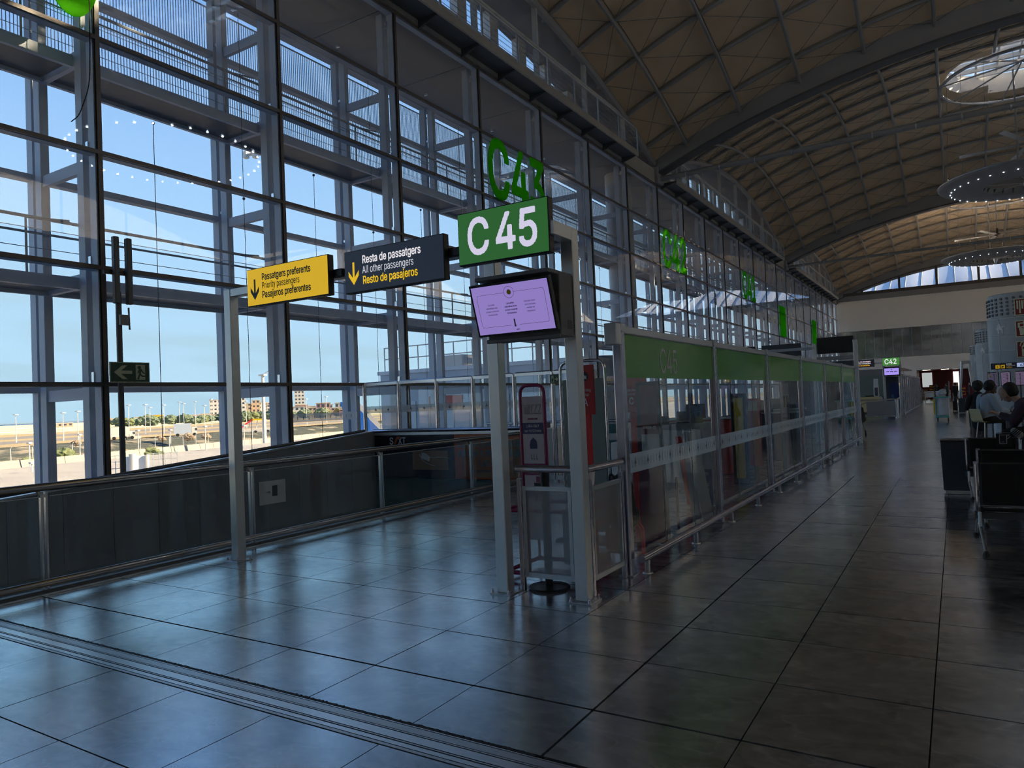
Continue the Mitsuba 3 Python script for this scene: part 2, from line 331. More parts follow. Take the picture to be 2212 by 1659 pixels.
# eave over the double facade
mat('soffit_grey', pr(rgb(.13, .14, .155), .6)); ev = struct('roof_eave')
for k in range(K0, K1): put(ev, 'soffit_panel', box(XW - .05, XW - 3.3, my(k) + .01, my(k + 1) - .01, 12.1, 12.25), 'soffit_grey')
put(ev, 'fascia', box(XW - 3.25, XW - 3.4, my(K0), YEND, 11.95, 12.6), 'painted_steel')

# ---------------------------------------------------------------- fascia above the glass
AY = [MY0 - MOD + 8 * MOD * i for i in range(-1, 4)]           # arches: -28.2, 2.77, 33.75, 64.72, 95.7
wl = struct('wall_left')
put(wl, 'backing', box(XW - .12, XW - .02, my(K0), YEND, 11.92, 12.62), 'dark_paint')
n = 0
y = 8.0
while y < YEND - .3:
    w = .484
    if y < 66: put(wl, 'panel', box(XW - .02, XW + .05, y + .006, y + w - .006, 11.96, 12.58), 'fascia')
    y += w
put(wl, 'far_panels', join([box(XW - .02, XW + .05, q + .01, q + .474, 11.96, 12.58) for q in np.arange(y - .484 * 62, YEND - .3, .484)]), 'fascia', kind='stuff')
put(wl, 'near_panels', box(XW - .02, XW + .05, my(K0), 7.99, 11.96, 12.58), 'fascia')
# ---------------------------------------------------------------- roof
def zu(X): return 16.8 - (38.5 - np.sqrt(38.5 ** 2 - (np.asarray(X, float) - 4) ** 2))
def zl(X): return 15.6 - (41.6 - np.sqrt(41.6 ** 2 - (np.asarray(X, float) - 4) ** 2))
def bul(y):
    t = ((np.asarray(y, float) - AY[0]) / (8 * MOD)) % 1.0
    return 3.0 * (1 - (2 * t - 1) ** 2)
def zc(X, y): return zu(X) - .35 + bul(y)
XR = 20.3
for i, ya in enumerate(AY[1:]):
    ar = struct('arch_beam')
    xs = np.linspace(-12.3, XR, 34)
    sec = [(-.22, 0), (.22, 0), (.22, 1), (-.22, 1)]
    v = np.array([[x, ya + s[0], (zl(x) if s[1] == 0 else zu(x))] for x in xs for s in sec]); f = []
    for q in range(len(xs) - 1):
        for e in range(4):
            a, b = q * 4 + e, q * 4 + (e + 1) % 4; f += [[a, b, b + 4], [a, b + 4, a + 4]]
    put(ar, 'web', (v, np.array(f)), 'arch_paint', smooth=35)
    v2 = v.copy(); v2[:, 1] = ya + np.sign(v2[:, 1] - ya) * .33; v2[:, 2] = np.where(np.arange(len(v2)) % 4 < 2, v[:, 2] * 0 + np.repeat(zl(xs), 4) - .1, np.repeat(zl(xs), 4) + .0)
    put(ar, 'bottom_flange', (v2, np.array(f)), 'dark_paint', smooth=35)
    put(ar, 'shoe', cbox(-12.35, -11.75, ya - .4, ya + .4, 11.95, 12.75, .05), 'arch_paint')
    if i < 3:
        tt = thing('tie_tube', ['long grey tie tube crossing under the ceiling just past the nearest arch'] [0] if i == 1 else ('thin far tie tube under the second arch, in front of the end windows' if i == 2 else 'tie tube of the arch overhead'), 'tube') if i else None
        if tt:
            put(tt, 'pipe', tube([(-11.9, ya, 12.2), (XR, ya, 12.25)], .13 if i == 1 else .11, 12), 'truss_paint', smooth=40)
            for x in np.arange(-10.5, 9, 1.6): put(tt, 'collar', tube([(x - .03, ya, 12.2), (x + .03, ya, 12.2)], .15, 10), 'satin_steel', smooth=40)
    # bulge of the roof over each bay
for b, (y0, y1) in enumerate(zip(AY[:-1], AY[1:])):
    ym = (y0 + y1) / 2; ce = struct('ceiling'); near = b > 0
    hole = (lambda X, Y: np.hypot(X - 4, Y - ym) < 3.9) if near else (lambda X, Y: np.zeros(np.shape(X), bool))
    us, vs = np.linspace(-13.5, XR + .3, 73), np.linspace(y0, y1, 65)
    g = grid(lambda U, V: (U, V, zc(U, V) + .10), us, vs); cen = g[0][g[1]].mean(1)
    keep = ~hole(cen[:, 0], cen[:, 1]); put(ce, 'shell', (g[0], g[1][keep]), 'ceiling_cloth' if not near else 'grey_panel', smooth=True)
    if not near: continue
    xc = [-11.95] + [-10.35 + 2.57 * i for i in range(9)]; yc = [y0 + .22] + [y0 + 1.42 + (y1 - y0 - 2.84) * j / 12 for j in range(13)] + [y1 - .22]; NX, NY = len(xc) - 1, len(yc) - 1
    lo = 12.0 if b == 1 else 0
    for i in range(NX):
        for j in range(NY):
            if b == 1 and yc[j + 1] < 9: continue
            if hole((xc[i] + xc[i + 1]) / 2, (yc[j] + yc[j + 1]) / 2): continue
            put(ce, 'panel', grid(lambda U, V: (U, V, zc(U, V)), np.linspace(xc[i] + .015, xc[i + 1] - .015, 3), np.linspace(yc[j] + .015, yc[j + 1] - .015, 3)), 'ceiling_cloth', smooth=True)
    def clip(pts):                     # the part of a rib outside the round skylight
        runs, cur = [], []
        for p in pts:
            if hole(p[0], p[1]):
                if len(cur) > 1: runs.append(cur)
                cur = []
            else: cur.append(p)
        if len(cur) > 1: runs.append(cur)
        return runs
    for j in range(1, NY):
        y = yc[j]
        if b == 1 and y < 8: continue
        for run in clip([(x, y, float(zc(x, y)) - .16) for x in np.linspace(-12.2, XR, 40)]):
            put(ce, 'purlin', tube(run, .085, 6), 'truss_paint', smooth=50)
    for i in range(1, NX + 1):
        x = xc[i] + .02
        for run in clip([(x, y, float(zc(x, y)) - .32) for y in np.linspace(y0 + .2, y1 - .2, 33)]):
            if b == 1: run = [p for p in run if p[1] > 7]
            if len(run) > 1: put(ce, 'rib_tube', tube(run, .075, 6), 'truss_paint', smooth=50)
    wires = []
    for i in range(NX):
        for j in range(NY):
            if (b == 1 and yc[j] < 9) or hole((xc[i] + xc[i + 1]) / 2, (yc[j] + yc[j + 1]) / 2): continue
            P = lambda a, c: (xc[a], yc[c], float(zc(xc[a], yc[c])) - .2)
            wires += [tube([P(i, j), P(i + 1, j + 1)], .011, 3, False), tube([P(i + 1, j), P(i, j + 1)], .011, 3, False)]
    put(ce, 'bracing_wires', join(wires), 'dark_paint', kind='stuff')
    # round skylight
    sk = struct('skylight'); an = np.linspace(0, 2 * np.pi, 49)
    put(sk, 'collar', grid(lambda R, A: (4 + R * np.cos(A), ym + R * np.sin(A), zc(4 + R * np.cos(A), ym + R * np.sin(A)) - .02), [3.75, 4.3, 5.0], an), 'ceiling_cloth', smooth=True)
    put(sk, 'upstand', grid(lambda Z, A: (4 + 3.78 * np.cos(A), ym + 3.78 * np.sin(A), zc(4 + 3.78 * np.cos(A), ym + 3.78 * np.sin(A)) - .03 + Z), [0, 1.1], an), 'white_paint', smooth=True)
    ztop = float(zc(4, ym)) + 1.0
    for q in range(-3, 4):
        L = math.sqrt(3.78 ** 2 - (q * 1.05) ** 2)
        put(sk, 'beam', box(4 - L, 4 + L, ym + q * 1.05 - .07, ym + q * 1.05 + .07, ztop - .25, ztop), 'white_paint')
        put(sk, 'cross_beam', box(4 + q * 1.05 - .05, 4 + q * 1.05 + .05, ym - L, ym + L, ztop - .12, ztop), 'white_paint')
    for q in range(-7, 8):
        L = math.sqrt(3.78 ** 2 - (q * .5) ** 2)
        put(sk, 'louvre_blade', bar((4 - L, ym + q * .5, ztop + .3), (4 + L, ym + q * .5, ztop + .3), .3, .03), 'white_paint')
    put(sk, 'glass', (np.vstack([[4 + 3.9 * np.cos(a), ym + 3.9 * np.sin(a), ztop + .02] for a in an[:-1]]), np.array([[0, i, i + 1] for i in range(1, 47)])), 'pane_glass')
    rg = thing('ring_truss', ['', 'steel hoop under the skylight overhead', 'bright steel hoop hanging under the round skylight beyond the nearest arch', 'far steel hoop under the last skylight, in front of the end windows'][b], 'steel ring')
    zr = float(zc(4, ym)) - .7
    put(rg, 'hoop', tube([(4 + 4 * math.cos(a), ym + 4 * math.sin(a), zr) for a in an], .09, 8, False), 'satin_steel', smooth=50)
    put(rg, 'inner_hoop', tube([(4 + 4 * math.cos(a), ym + 4 * math.sin(a), zr + .55) for a in an], .06, 6, False), 'truss_paint', smooth=50)
    for q in range(8):
        a = q * math.pi / 4 + .2
        put(rg, 'strut', tube([(4, ym, zr + .75), (4 + 4 * math.cos(a), ym + 4 * math.sin(a), zr)], .045, 6), 'truss_paint', smooth=50)
# ---------------------------------------------------------------- arched windows over the catwalks, one in each bay
for b, (y0, y1) in enumerate(zip(AY[:-1], AY[1:])):
    if b == 0: continue
    lu = struct('window_3')
    ys = np.linspace(y0 + .3, y1 - .3, 33); top = [(XW, y, float(zc(-12, y)) - .12) for y in ys]
    put(lu, 'arch_frame', tube([(XW, y, z - .04) for _, y, z in top], .16, 6), 'arch_paint', smooth=50)
    v = [(XW, y, 12.6) for y in ys] + [(XW, y, z) for _, y, z in top]; m = len(ys)
    yy = [y0 + MOD * j for j in range(0, 9)]
    for j in range(8):
        for (za, zb) in ((12.6, 14.1), (14.1, 99)):
            seg = [y for y in np.linspace(yy[j] + .05, yy[j + 1] - .05, 5)]; lo_ = [min(za, float(zc(-12, y)) - .15) for y in seg]; hi_ = [min(zb, float(zc(-12, y)) - .15) for y in seg]
            if max(h - l for h, l in zip(hi_, lo_)) < .1: continue
            V = [(XW, y, z) for y, z in zip(seg, lo_)] + [(XW, y, z) for y, z in zip(seg, hi_)]
            put(lu, 'pane', (np.array(V), np.array([t for q in range(4) for t in ([q, q + 1, q + 6], [q, q + 6, q + 5])])), 'pane_glass')
        if j: put(lu, 'mullion', box(XW - .15, XW + .04, yy[j] - .05, yy[j] + .05, 12.6, float(zc(-12, yy[j])) - .1), 'light_grey')
    put(lu, 'transom', box(XW - .12, XW + .03, y0 + 4.2, y1 - 4.2, 14.05, 14.15), 'light_grey')
    put(lu, 'sill', box(XW - .14, XW + .04, y0 + .3, y1 - .3, 12.55, 12.63), 'light_grey')
    fr = struct('roof_support')
    for j in range(16):
        y = y0 + MOD / 2 * (j + .5)
        put(fr, 'post', box(-13.15, -13.45, y - .26, y + .26, 12.2, float(zc(-13.3, y)) + .05), 'light_grey')
    put(fr, 'rail', box(-13.2, -13.4, y0 + 3, y1 - 3, 13.95, 14.25), 'light_grey')
    # catwalk
    cw = thing('maintenance_catwalk', ['', 'nearest wall catwalk with wire railing under the arched clerestory', 'middle catwalk with wire railing above the flecks of sunlight', 'farthest catwalk with wire railing beside the end wall'][b], 'catwalk')
    ya, yb = y0 + .6, y0 + 26.6
    put(cw, 'deck', box(XW + .02, XW + .78, ya, yb, 12.10, 12.15), 'dark_paint')
    put(cw, 'edge_channel', box(XW + .76, XW + .82, ya, yb, 12.0, 12.24), 'fascia')
    put(cw, 'top_rail', tube([(XW + .79, ya, 13.2), (XW + .79, yb, 13.2)], .025, 6), 'satin_steel')
    for q in range(5): put(cw, 'wire', tube([(XW + .79, ya, 12.4 + q * .16), (XW + .79, yb, 12.4 + q * .16)], .008, 3), 'satin_steel')
    for q in range(14):
        y = ya + (yb - ya) * q / 13
        put(cw, 'rail_post', box(XW + .77, XW + .81, y - .035, y + .035, 12.15, 13.2), 'satin_steel')
        put(cw, 'bracket', hull([(XW + .03, y - .03, 12.1), (XW + .8, y - .03, 12.1), (XW + .03, y - .03, 11.85), (XW + .03, y + .03, 12.1), (XW + .8, y + .03, 12.1), (XW + .03, y + .03, 11.85)]), 'dark_paint')
    for e in (ya, yb): put(cw, 'end_rail', join([tube([(XW + .05, e, z), (XW + .79, e, z)], .018, 5) for z in (12.5, 12.85, 13.2)]), 'satin_steel')
# ---------------------------------------------------------------- the other walls
wr = struct('wall_right')
put(wr, 'surface', box(20, 20.4, -16, YEND + 12, 0, 12.6), 'wall_white')
put(wr, 'end_piece', box(20, 20.4, YEND, YEND + 12, 12.6, 20), 'wall_white')
for b, (y0, y1) in enumerate(zip(AY[:-1], AY[1:])):           # the same arched clerestory on the far side, of fritted glass
    lu = struct('window_5'); ys = np.linspace(y0 + .3, y1 - .3, 33); v = [(20.2, y, 12.6) for y in ys] + [(20.2, y, float(zc(20.2, y)) - .05) for y in ys]; m = len(ys)
    put(lu, 'fritted_pane', (np.array(v), np.array([t for q in range(m - 1) for t in ([q, q + 1, q + m + 1], [q, q + m + 1, q + m])])), 'fritted')
    for j in range(1, 8): put(lu, 'mullion', box(20.05, 20.15, y0 + MOD * j - .05, y0 + MOD * j + .05, 12.6, float(zc(20, y0 + MOD * j)) - .1), 'light_grey')
wf = struct('wall_front')
put(wf, 'surface', box(XW - .3, 20.4, -13.0, -12.7, -4, 21), 'wall_white')
put(wf, 'outer_return', box(XW - 3, XW, -13.0, -12.7, -5, 12.2), 'grey_panel')
# end wall
wb = struct('wall_back')
Y9 = YEND - .2
put(wb, 'upper_panel', join(box(XW, 20, Y9, Y9 + .3, 8.45, 12.1), box(XW, 20, Y9, Y9 + .3, 3.42, 5.05)), 'wall_white')
put(wb, 'jamb', join(box(XW, -3.9, Y9 + .02, Y9 + .3, 0, 3.42), box(9.5, 20, Y9 + .02, Y9 + .3, 0, 3.42)), 'wall_white')
put(wb, 'ledge_beam', box(XW, 20, Y9 - .15, Y9 + .3, 12.1, 12.72), 'arch_paint')
put(wb, 'mirror_backing', box(XW, 20, Y9 + .12, Y9 + .3, 5.05, 8.45), 'dark_paint')
mat('mirror_panel', {'type': 'twosided', 'bsdf': {'type': 'bumpmap', 'arbitrary': mikit.proc(lambda p, n, uv: fbm(p.x * .55, p.z * .8, 2.0, 2) * .05), 'bsdf': {'type': 'roughconductor', 'material': 'none', 'specular_reflectance': rgb(.55, .55, .53), 'alpha': .03}}})
for i in range(22):
    x0 = -12 + i * .98; put(wb, 'glass_panel', box(x0 + .02, x0 + .96, Y9 + .05, Y9 + .09, 5.08, 8.42), 'mirror_panel')
    put(wb, 'glass_bead', box(x0 - .02, x0 + .02, Y9, Y9 + .09, 5.05, 8.45), 'satin_steel')
# end windows under the last arch
we = struct('window_4')
ex = [-10.2, -9.1, -5.15, -1.38, 2.66, 6.5, 10.3, 14.2, 18.3]
for a, bb in zip(ex[:-1], ex[1:]):
    seg = np.linspace(a + .12, bb - .12, 6); hi_ = [float(zl(x)) - .32 for x in seg]
    V = [(x, Y9 + .05, 13.12) for x in seg] + [(x, Y9 + .05, max(h, 13.13)) for x, h in zip(seg, hi_)]
    put(we, 'pane', (np.array(V), np.array([t for q in range(5) for t in ([q, q + 1, q + 7], [q, q + 7, q + 6])])), 'pane_glass')
    put(we, 'mullion', box(a - .12, a + .12, Y9 - .05, Y9 + .15, 12.7, float(zl(a))), 'dark_paint')
put(we, 'sill', box(-11.2, 20, Y9 - .05, Y9 + .2, 12.72, 13.1), 'bronze_cap')
put(we, 'head', grid(lambda U, V: (U, V * 0 + Y9 + .05, np.maximum(zl(U) - .35, 12.7) + V), np.linspace(-12, 20, 33), [0, .45]), 'arch_paint')
put(we, 'gable', grid(lambda U, V: (U, V * 0 + YEND + .25, zl(U) - .1 + V), np.linspace(-12.2, XR, 33), [0, 2.0]), 'arch_paint')
# ---------------------------------------------------------------- stair well beside the gate: walls, parapet, adverts
vw = struct('wall_stairwell')
def ptop(y): return .25 + .07 * y
XV = -11.2
for i in range(20):
    a = 12.2 - .74 * (i + 1); b = a + .735
    put(vw, 'panel', hull([(XV, a, -3.2), (XV, b, -3.2), (XV, a, ptop(a) - .03), (XV, b, ptop(b) - .03), (XV - .06, a, -3.2), (XV - .06, b, -3.2), (XV - .06, a, ptop(a) - .03), (XV - .06, b, ptop(b) - .03)]), 'void_panel')
put(vw, 'core', hull([(XV - .07, y, z) for y, z in ((-13, -4), (12.2, -4), (12.2, ptop(12.2) - .04), (-13, ptop(-13) - .04))] + [(XV - .3, y, z) for y, z in ((-13, -4), (12.2, -4), (12.2, ptop(12.2) - .04), (-13, ptop(-13) - .04))]), 'grout')
put(vw, 'capping', hull([(x, y, ptop(y) + d) for x in (XV + .02, XV - .34) for y in (-13, 12.25) for d in (-.03, .0)]), 'satin_steel')
put(vw, 'coping_rail', tube([(XV - .02, -12, ptop(-12) + .04), (XV - .02, 11.9, ptop(11.9) + .04)], .03, 8), 'dark_paint', smooth=40)
put(vw, 'end_panel', join([box(x, x + 1.27, YE, YE + .12, -3.2, .06) for x in (-11.2, -9.92, -8.64)]), 'teal_panel')
put(vw, 'end_core', box(-11.3, XB, YE + .05, YE + .3, -3.4, 1.0), 'void_panel')
put(vw, 'floor_slope', box(-11.3, XB + .1, -13, YE, -3.6, -3.2), 'grout')
put(vw, 'slab_edge', box(XB - .02, XB + .3, -13, YE, -3.4, -.02), 'void_panel')
put(vw, 'end_rail', tube([(-11.2, YE - .02, 1.10), (XB, YE - .02, 1.10)], .04, 8), 'chrome', smooth=40)
put(vw, 'end_coping', box(-11.25, XB, YE - .03, YE + .3, 1.0, 1.06), 'satin_steel')
ad = thing('advert_panel', 'dark navy car hire advert at the end of the stair well, behind the balustrade', 'advert')
put(ad, 'board', box(-11.18, -8.99, YE - .02, YE, .075, 1.0), 'navy')
put(ad, 'picture', box(-10.1, -9.15, YE - .028, YE - .02, .25, .66), 'wood_tan', label='brown picture panel')
put(ad, 'lettering', text('S', (-10.75, YE - .022, .80), *PXN, .15, True, .9), 'white_print'); put(ad, 'lettering', text('XT', (-10.50, YE - .022, .80), *PXN, .15, True, .8), 'white_print')
put(ad, 'logo_stroke', prism([(0, 0), (.06, 0), (.1, .1), (.17, .12), (.2, .17), (.1, .17), (.05, .12)], (-10.62, YE - .023, .80), *PXN, .002), 'orange_panel', label='orange stroke of the logo')
pts = rnd([(-9.85, YE - .035, .62), (-9.55, YE - .035, .5), (-9.4, YE - .035, .52), (-9.1, YE - .035, .50)], .1)
put(ad, 'car_outline', join(tube(pts, .008, 4), tube(rnd([(-9.9, YE - .035, .58), (-9.8, YE - .035, .42), (-9.6, YE - .035, .36), (-9.5, YE - .035, .34)], .1), .01, 4)), 'light_grey')
put(ad, 'headlight', prism([(0, 0), (.22, -.07), (.24, .03), (.14, .1), (.02, .12)], (-9.86, YE - .03, .5), *PXN, .004), 'white_print', label='white headlight outline')
ad2 = thing('advert_panel', 'orange advert with bold blue lettering at the end of the stair well', 'advert')
put(ad2, 'board', box(-8.98, XB + .02, YE - .02, YE, .075, 1.0), 'orange_panel')
put(ad2, 'lower_panel', box(-8.75, XB + .02, YE - .026, YE - .02, .12, .86), 'orange_light')
for t, x, z in (('ESTÁS A 3 MINUTOS DE', -8.90, .74), ('VOLVER A SENTIRTE EN', -8.90, .54), ('LAS NUBES', -8.35, .34)):
    put(ad2, 'lettering', text(t, (x, YE - .028, z), *PXN, .125, True, .78), 'ad_blue')
put(ad2, 'small_print', text('rent premium cars now', (-8.5, YE - .028, .22), *PXN, .055, False, .9), 'ad_blue')
# ---------------------------------------------------------------- glass balustrade of the stair well
bl = thing('glass_balustrade', 'glass balustrade with dark handrail along the stair well, left of the gate', 'balustrade')
BP = [-3.6, -1.25, 1.1, 3.46, 5.80, 8.12, 10.46, 12.15]
put(bl, 'base_channel', cbox(XB - .05, XB + .045, -12.5, YE, 0, .045, .006), 'dark_paint')
put(bl, 'base_trim', cbox(XB + .045, XB + .085, -12.5, YE, 0, .02, .004), 'satin_steel')
put(bl, 'handrail', tube([(XB + .01, -12.5, 1.0), (XB + .01, YE - .02, 1.0)], .036, 12), 'dark_chrome', smooth=40)
put(bl, 'handrail_liner', tube([(XB - .05, -12.5, .985), (XB - .05, YE - .02, .985)], .030, 8), 'dark_paint', smooth=40)
put(bl, 'bumper_rail', tube([(XB + .1, -12.5, .12), (XB + .1, YE - .1, .12)], .034, 12), 'dark_chrome', smooth=40)
for a, b in zip(BP[:-1], BP[1:]):
    put(bl, 'pane', join(quad((XB, a + .06, .05), (XB, b - .04, .05), (XB, b - .04, .905), (XB, a + .06, .905))), 'teal_glass')
    put(bl, 'pane_edge', box(XB - .006, XB + .006, a + .06, b - .04, .905, .911), 'light_grey', label='bright polished top edge')
for y in BP[:-1]:
    put(bl, 'post', join(box(XB - .02, XB + .02, y - .03, y - .012, 0, .95), box(XB - .02, XB + .02, y + .012, y + .03, 0, .95)), 'satin_steel')
    put(bl, 'arm', join(hull([(XB - .02, y - .03, .9), (XB - .02, y + .03, .9), (XB + .02, y - .03, .9), (XB + .02, y + .03, .9), (XB - .06, y - .06, 1.0), (XB - .02, y - .06, 1.0)]), bar((XB, y, .12), (XB + .1, y, .12), .02)), 'satin_steel')
nt = thing('notice', 'white notice sheet stuck behind the stair well balustrade', 'notice')
put(nt, 'sheet', box(XV + .01, XV + .016, 9.0, 9.62, -.12, .32), 'white_print')
put(nt, 'print', join(box(XV + .016, XV + .018, 9.3, 9.42, .02, .22), lathe([(0, 0), (.05, 0)], 12, (XV + .018, 9.2, .12))), 'icon_film')
# ---------------------------------------------------------------- the boarding gate portal
gp = thing('gate_portal', 'stainless steel gate portal with three square posts carrying the C45 signs', 'gate frame')
GY = 5.17
for x, y in ((-6.79, GY), (-3.33, GY), (-2.60, GY + .02)):
    p = put(gp, 'post', cbox(x - .055, x + .055, y - .055, y + .055, .012, 2.98, .006), 'brushed_steel')
    put(p, 'base_plate', cbox(x - .10, x + .10, y - .10, y + .10, 0, .012, .002), 'satin_steel')
    for sx in (-1, 1):
        for sy in (-1, 1): put(p, 'bolt', lathe([(.012, .012), (.012, .028), (.008, .03), (.007, .045), (0, .05)], 8, (x + sx * .082, y + sy * .082, 0)), 'chrome', smooth=40)
put(gp, 'beam', cbox(-6.735, -3.385, GY - .05, GY + .05, 2.895, 2.98, .005), 'brushed_steel')
put(gp, 'beam', cbox(-3.275, -2.655, GY - .03, GY + .06, 2.87, 2.96, .005), 'brushed_steel')
put(gp, 'bracket_arm', cbox(-2.655, -2.545, 4.83, GY - .035, 2.87, 2.98, .005), 'brushed_steel')
put(gp, 'bracket_arm', cbox(-3.385, -3.275, 4.83, GY - .055, 2.87, 2.96, .005), 'brushed_steel')
for x in (-5.15, -3.75, -6.0, -4.6): put(gp, 'mount', cbox(x, x + .14, GY - .09, GY - .04, 2.9, 2.975, .004), 'black_plastic')
mat('yellow_face', pr(rgb(.55, .36, .01), .4)); mat('blue_face', pr(rgb(.016, .024, .050), .35)); mat('green_face', pr(rgb(.03, .14, .02), .4))
def arrow_down(parent, x, y, z, h, m, em=None):
    w = h * .30
    g = prism([(-h * .055, h), (-h * .055, h * .32), (-w, h * .62), (-w, h * .40), (0, 0), (w, h * .40), (w, h * .62), (h * .055, h * .32), (h * .055, h)][::-1], (x, y, z), *PXN, .0015)
    if em: lamp(parent, 'arrow', g, *em, label='yellow arrow pointing down')
    else: put(parent, 'arrow', g, m, label='dark arrow pointing down')
def sign_box(key, x0, x1, y, z0, z1, d, face, gain=1.0):
    put(key, 'case', cbox(x0, x1, y, y + d, z0, z1, .004), 'black_plastic')
    lamp(key, 'face', box(x0 + .008, x1 - .008, y - .003, y, z0 + .010, z1 - .008), *face, gain)
s1 = thing('direction_sign', 'yellow priority passengers sign with a dark down arrow on the gate portal', 'sign')
SY = 5.02
sign_box(s1, -6.32, -5.125, SY, 2.725, 3.12, .075, (206, 166, 14))
arrow_down(s1, -6.195, SY - .0045, 2.79, .215, 'navy_grey')
for t, z, h, b in (('Passatgers preferents', 2.985, .068, True), ('Priority passengers', 2.895, .066, False), ('Pasajeros preferentes', 2.80, .068, True)):
    put(s1, 'lettering', text(t, (-6.085, SY - .0045, z), *PXN, h, b, .74 if b else .68), 'navy')
s2 = thing('direction_sign', 'dark blue all other passengers sign with a yellow down arrow, middle of the gate portal', 'sign')
sign_box(s2, -4.91, -3.725, SY, 2.70, 3.10, .075, (26, 33, 46))
arrow_down(s2, -4.79, SY - .0045, 2.775, .215, None, (222, 180, 22))
for t, z, h, b, c in (('Resta de passatgers', 2.965, .072, True, (226, 222, 226)), ('All other passengers', 2.872, .068, False, (196, 198, 206)), ('Resto de pasajeros', 2.772, .072, True, (226, 184, 24))):
    lamp(s2, 'lettering', text(t, (-4.68, SY - .0045, z), *PXN, h, b, .74 if b else .68), *c)
s3 = thing('gate_sign', 'large green lightbox sign reading C45 on top of the gate portal', 'sign')
G3 = 4.86
sign_box(s3, -3.425, -2.575, G3 - .045, 2.735, 3.165, .075, (40, 92, 42))
lamp(s3, 'lettering', text('C', (-3.345, G3 - .0505, 2.815), *PXN, .285, True, .80), 206, 202, 226)
lamp(s3, 'lettering', text('45', (-3.075, G3 - .0505, 2.815), *PXN, .285, True, .82), 206, 202, 226)
# information screen
tv = thing('information_screen', 'tilted screen with a lilac notice under the green C45 sign', 'screen')
put(tv, 'cabinet', join(cbox(-3.215, -2.55, 4.89, 5.11, 2.10, 2.60, .006)), 'dark_paint'); put(tv, 'hood', cbox(-3.215, -2.55, 4.72, 4.89, 2.57, 2.60, .004), 'dark_paint'); put(tv, 'ledge', cbox(-3.215, -2.55, 4.86, 4.89, 2.085, 2.115, .004), 'dark_paint')
put(tv, 'vent', join([box(-2.55, -2.547, 5.0, 5.08, 2.16 + .012 * i, 2.164 + .012 * i) for i in range(6)]), 'gasket')
ta, tb = np.array([-2.905, 4.715, 2.535]), np.array([-2.905, 4.835, 2.145])
tu = (ta - tb) / np.linalg.norm(ta - tb); tr = np.array([1.0, 0, 0]); tn = np.cross(tr, tu); tcn = (ta + tb) / 2; Hh = np.linalg.norm(ta - tb)
def tvp(x, y, o=0.0): return tcn + tr * x + tu * y + tn * o
def tvbox(x0, x1, y0, y1, o0, o1): return hull([tvp(x, y, o) for x in (x0, x1) for y in (y0, y1) for o in (o0, o1)])
put(tv, 'bezel', tvbox(-.36, .36, -Hh / 2 - .005, Hh / 2 + .005, -.04, .006), 'black_plastic')
lamp(tv, 'display', join(quad(tvp(-.345, -Hh / 2 + .012, .0075), tvp(.345, -Hh / 2 + .012, .0075), tvp(.345, Hh / 2 - .012, .0075), tvp(-.345, Hh / 2 - .012, .0075))), 140, 121, 190)
for cx, ls, b in ((-.185, ('Les portes', 'automàtiques dels', 'accessos conserven', 'la temperatura'), False), (-.01, ('Las puertas', 'automáticas de los', 'accesos conservan', 'la temperatura'), True), (.165, ('Automatic doors', 'at the entrances', 'maintain the', 'temperature'), False)):
    for i, t in enumerate(ls): put(tv, 'lettering', text(t, tvp(cx, .035 - .026 * i, .008), tr, tu, .0125, b, .72, 'c', .0006), 'navy')
for sx in (-1, 1):
    for yy_, g0 in ((.125, .045), (-.135, .04)):
        put(tv, 'rule', tube([tvp(sx * g0, yy_, .0085), tvp(sx * .30, yy_, .0085)], .0011, 4), 'wood_tan')
    put(tv, 'rule', tube(rnd([tvp(sx * .295, .125, .0085), tvp(sx * .305, .11, .0085), tvp(sx * .305, -.12, .0085), tvp(sx * .295, -.135, .0085)], .01), .0011, 4), 'wood_tan')
def disc(c, r, n=18): return (np.array([c] + [c + r * (math.cos(a) * tr + math.sin(a) * tu) for a in np.linspace(0, 2 * math.pi, n, False)]), np.array([[0, i + 1, (i + 1) % n + 1] for i in range(n)]))
put(tv, 'emblem', disc(tvp(-.004, .125, .0085), .018), 'grey_green' if False else 'letter_leaf' if False else 'yellow', label='leaf emblem')
put(tv, 'emblem_ring', join([box(*[v for p in zip(tvp(.045 * math.cos(a) - .004, .125 + .045 * math.sin(a), .008) - .0018, tvp(.045 * math.cos(a) - .004, .125 + .045 * math.sin(a), .008) + .0018) for v in p]) for a in np.linspace(0, 2 * math.pi, 34, False)] + [tube([tvp(-.004 + .020 * math.cos(a), .125 + .020 * math.sin(a), .009) for a in np.linspace(-1.2, 2.2, 12)], .0016, 4)]), 'navy')
put(tv, 'thermometer', join(tube([tvp(.0, -.135, .009), tvp(0, -.085, .009)], .006, 8), ball(tvp(0, -.14, .008), .009)), 'mid_grey')
put(tv, 'small_logo', text('aena', tvp(.005, -.175, .008), tr, tu, .010, True, .9, 'l', .0006), 'navy')
put(tv, 'cable', tube(rnd([tvp(.35, .02, -.05), tvp(.385, -.02, -.05), tvp(.37, -.06, -.05), tvp(.35, -.08, -.06)], .03), .004, 5), 'black_plastic')
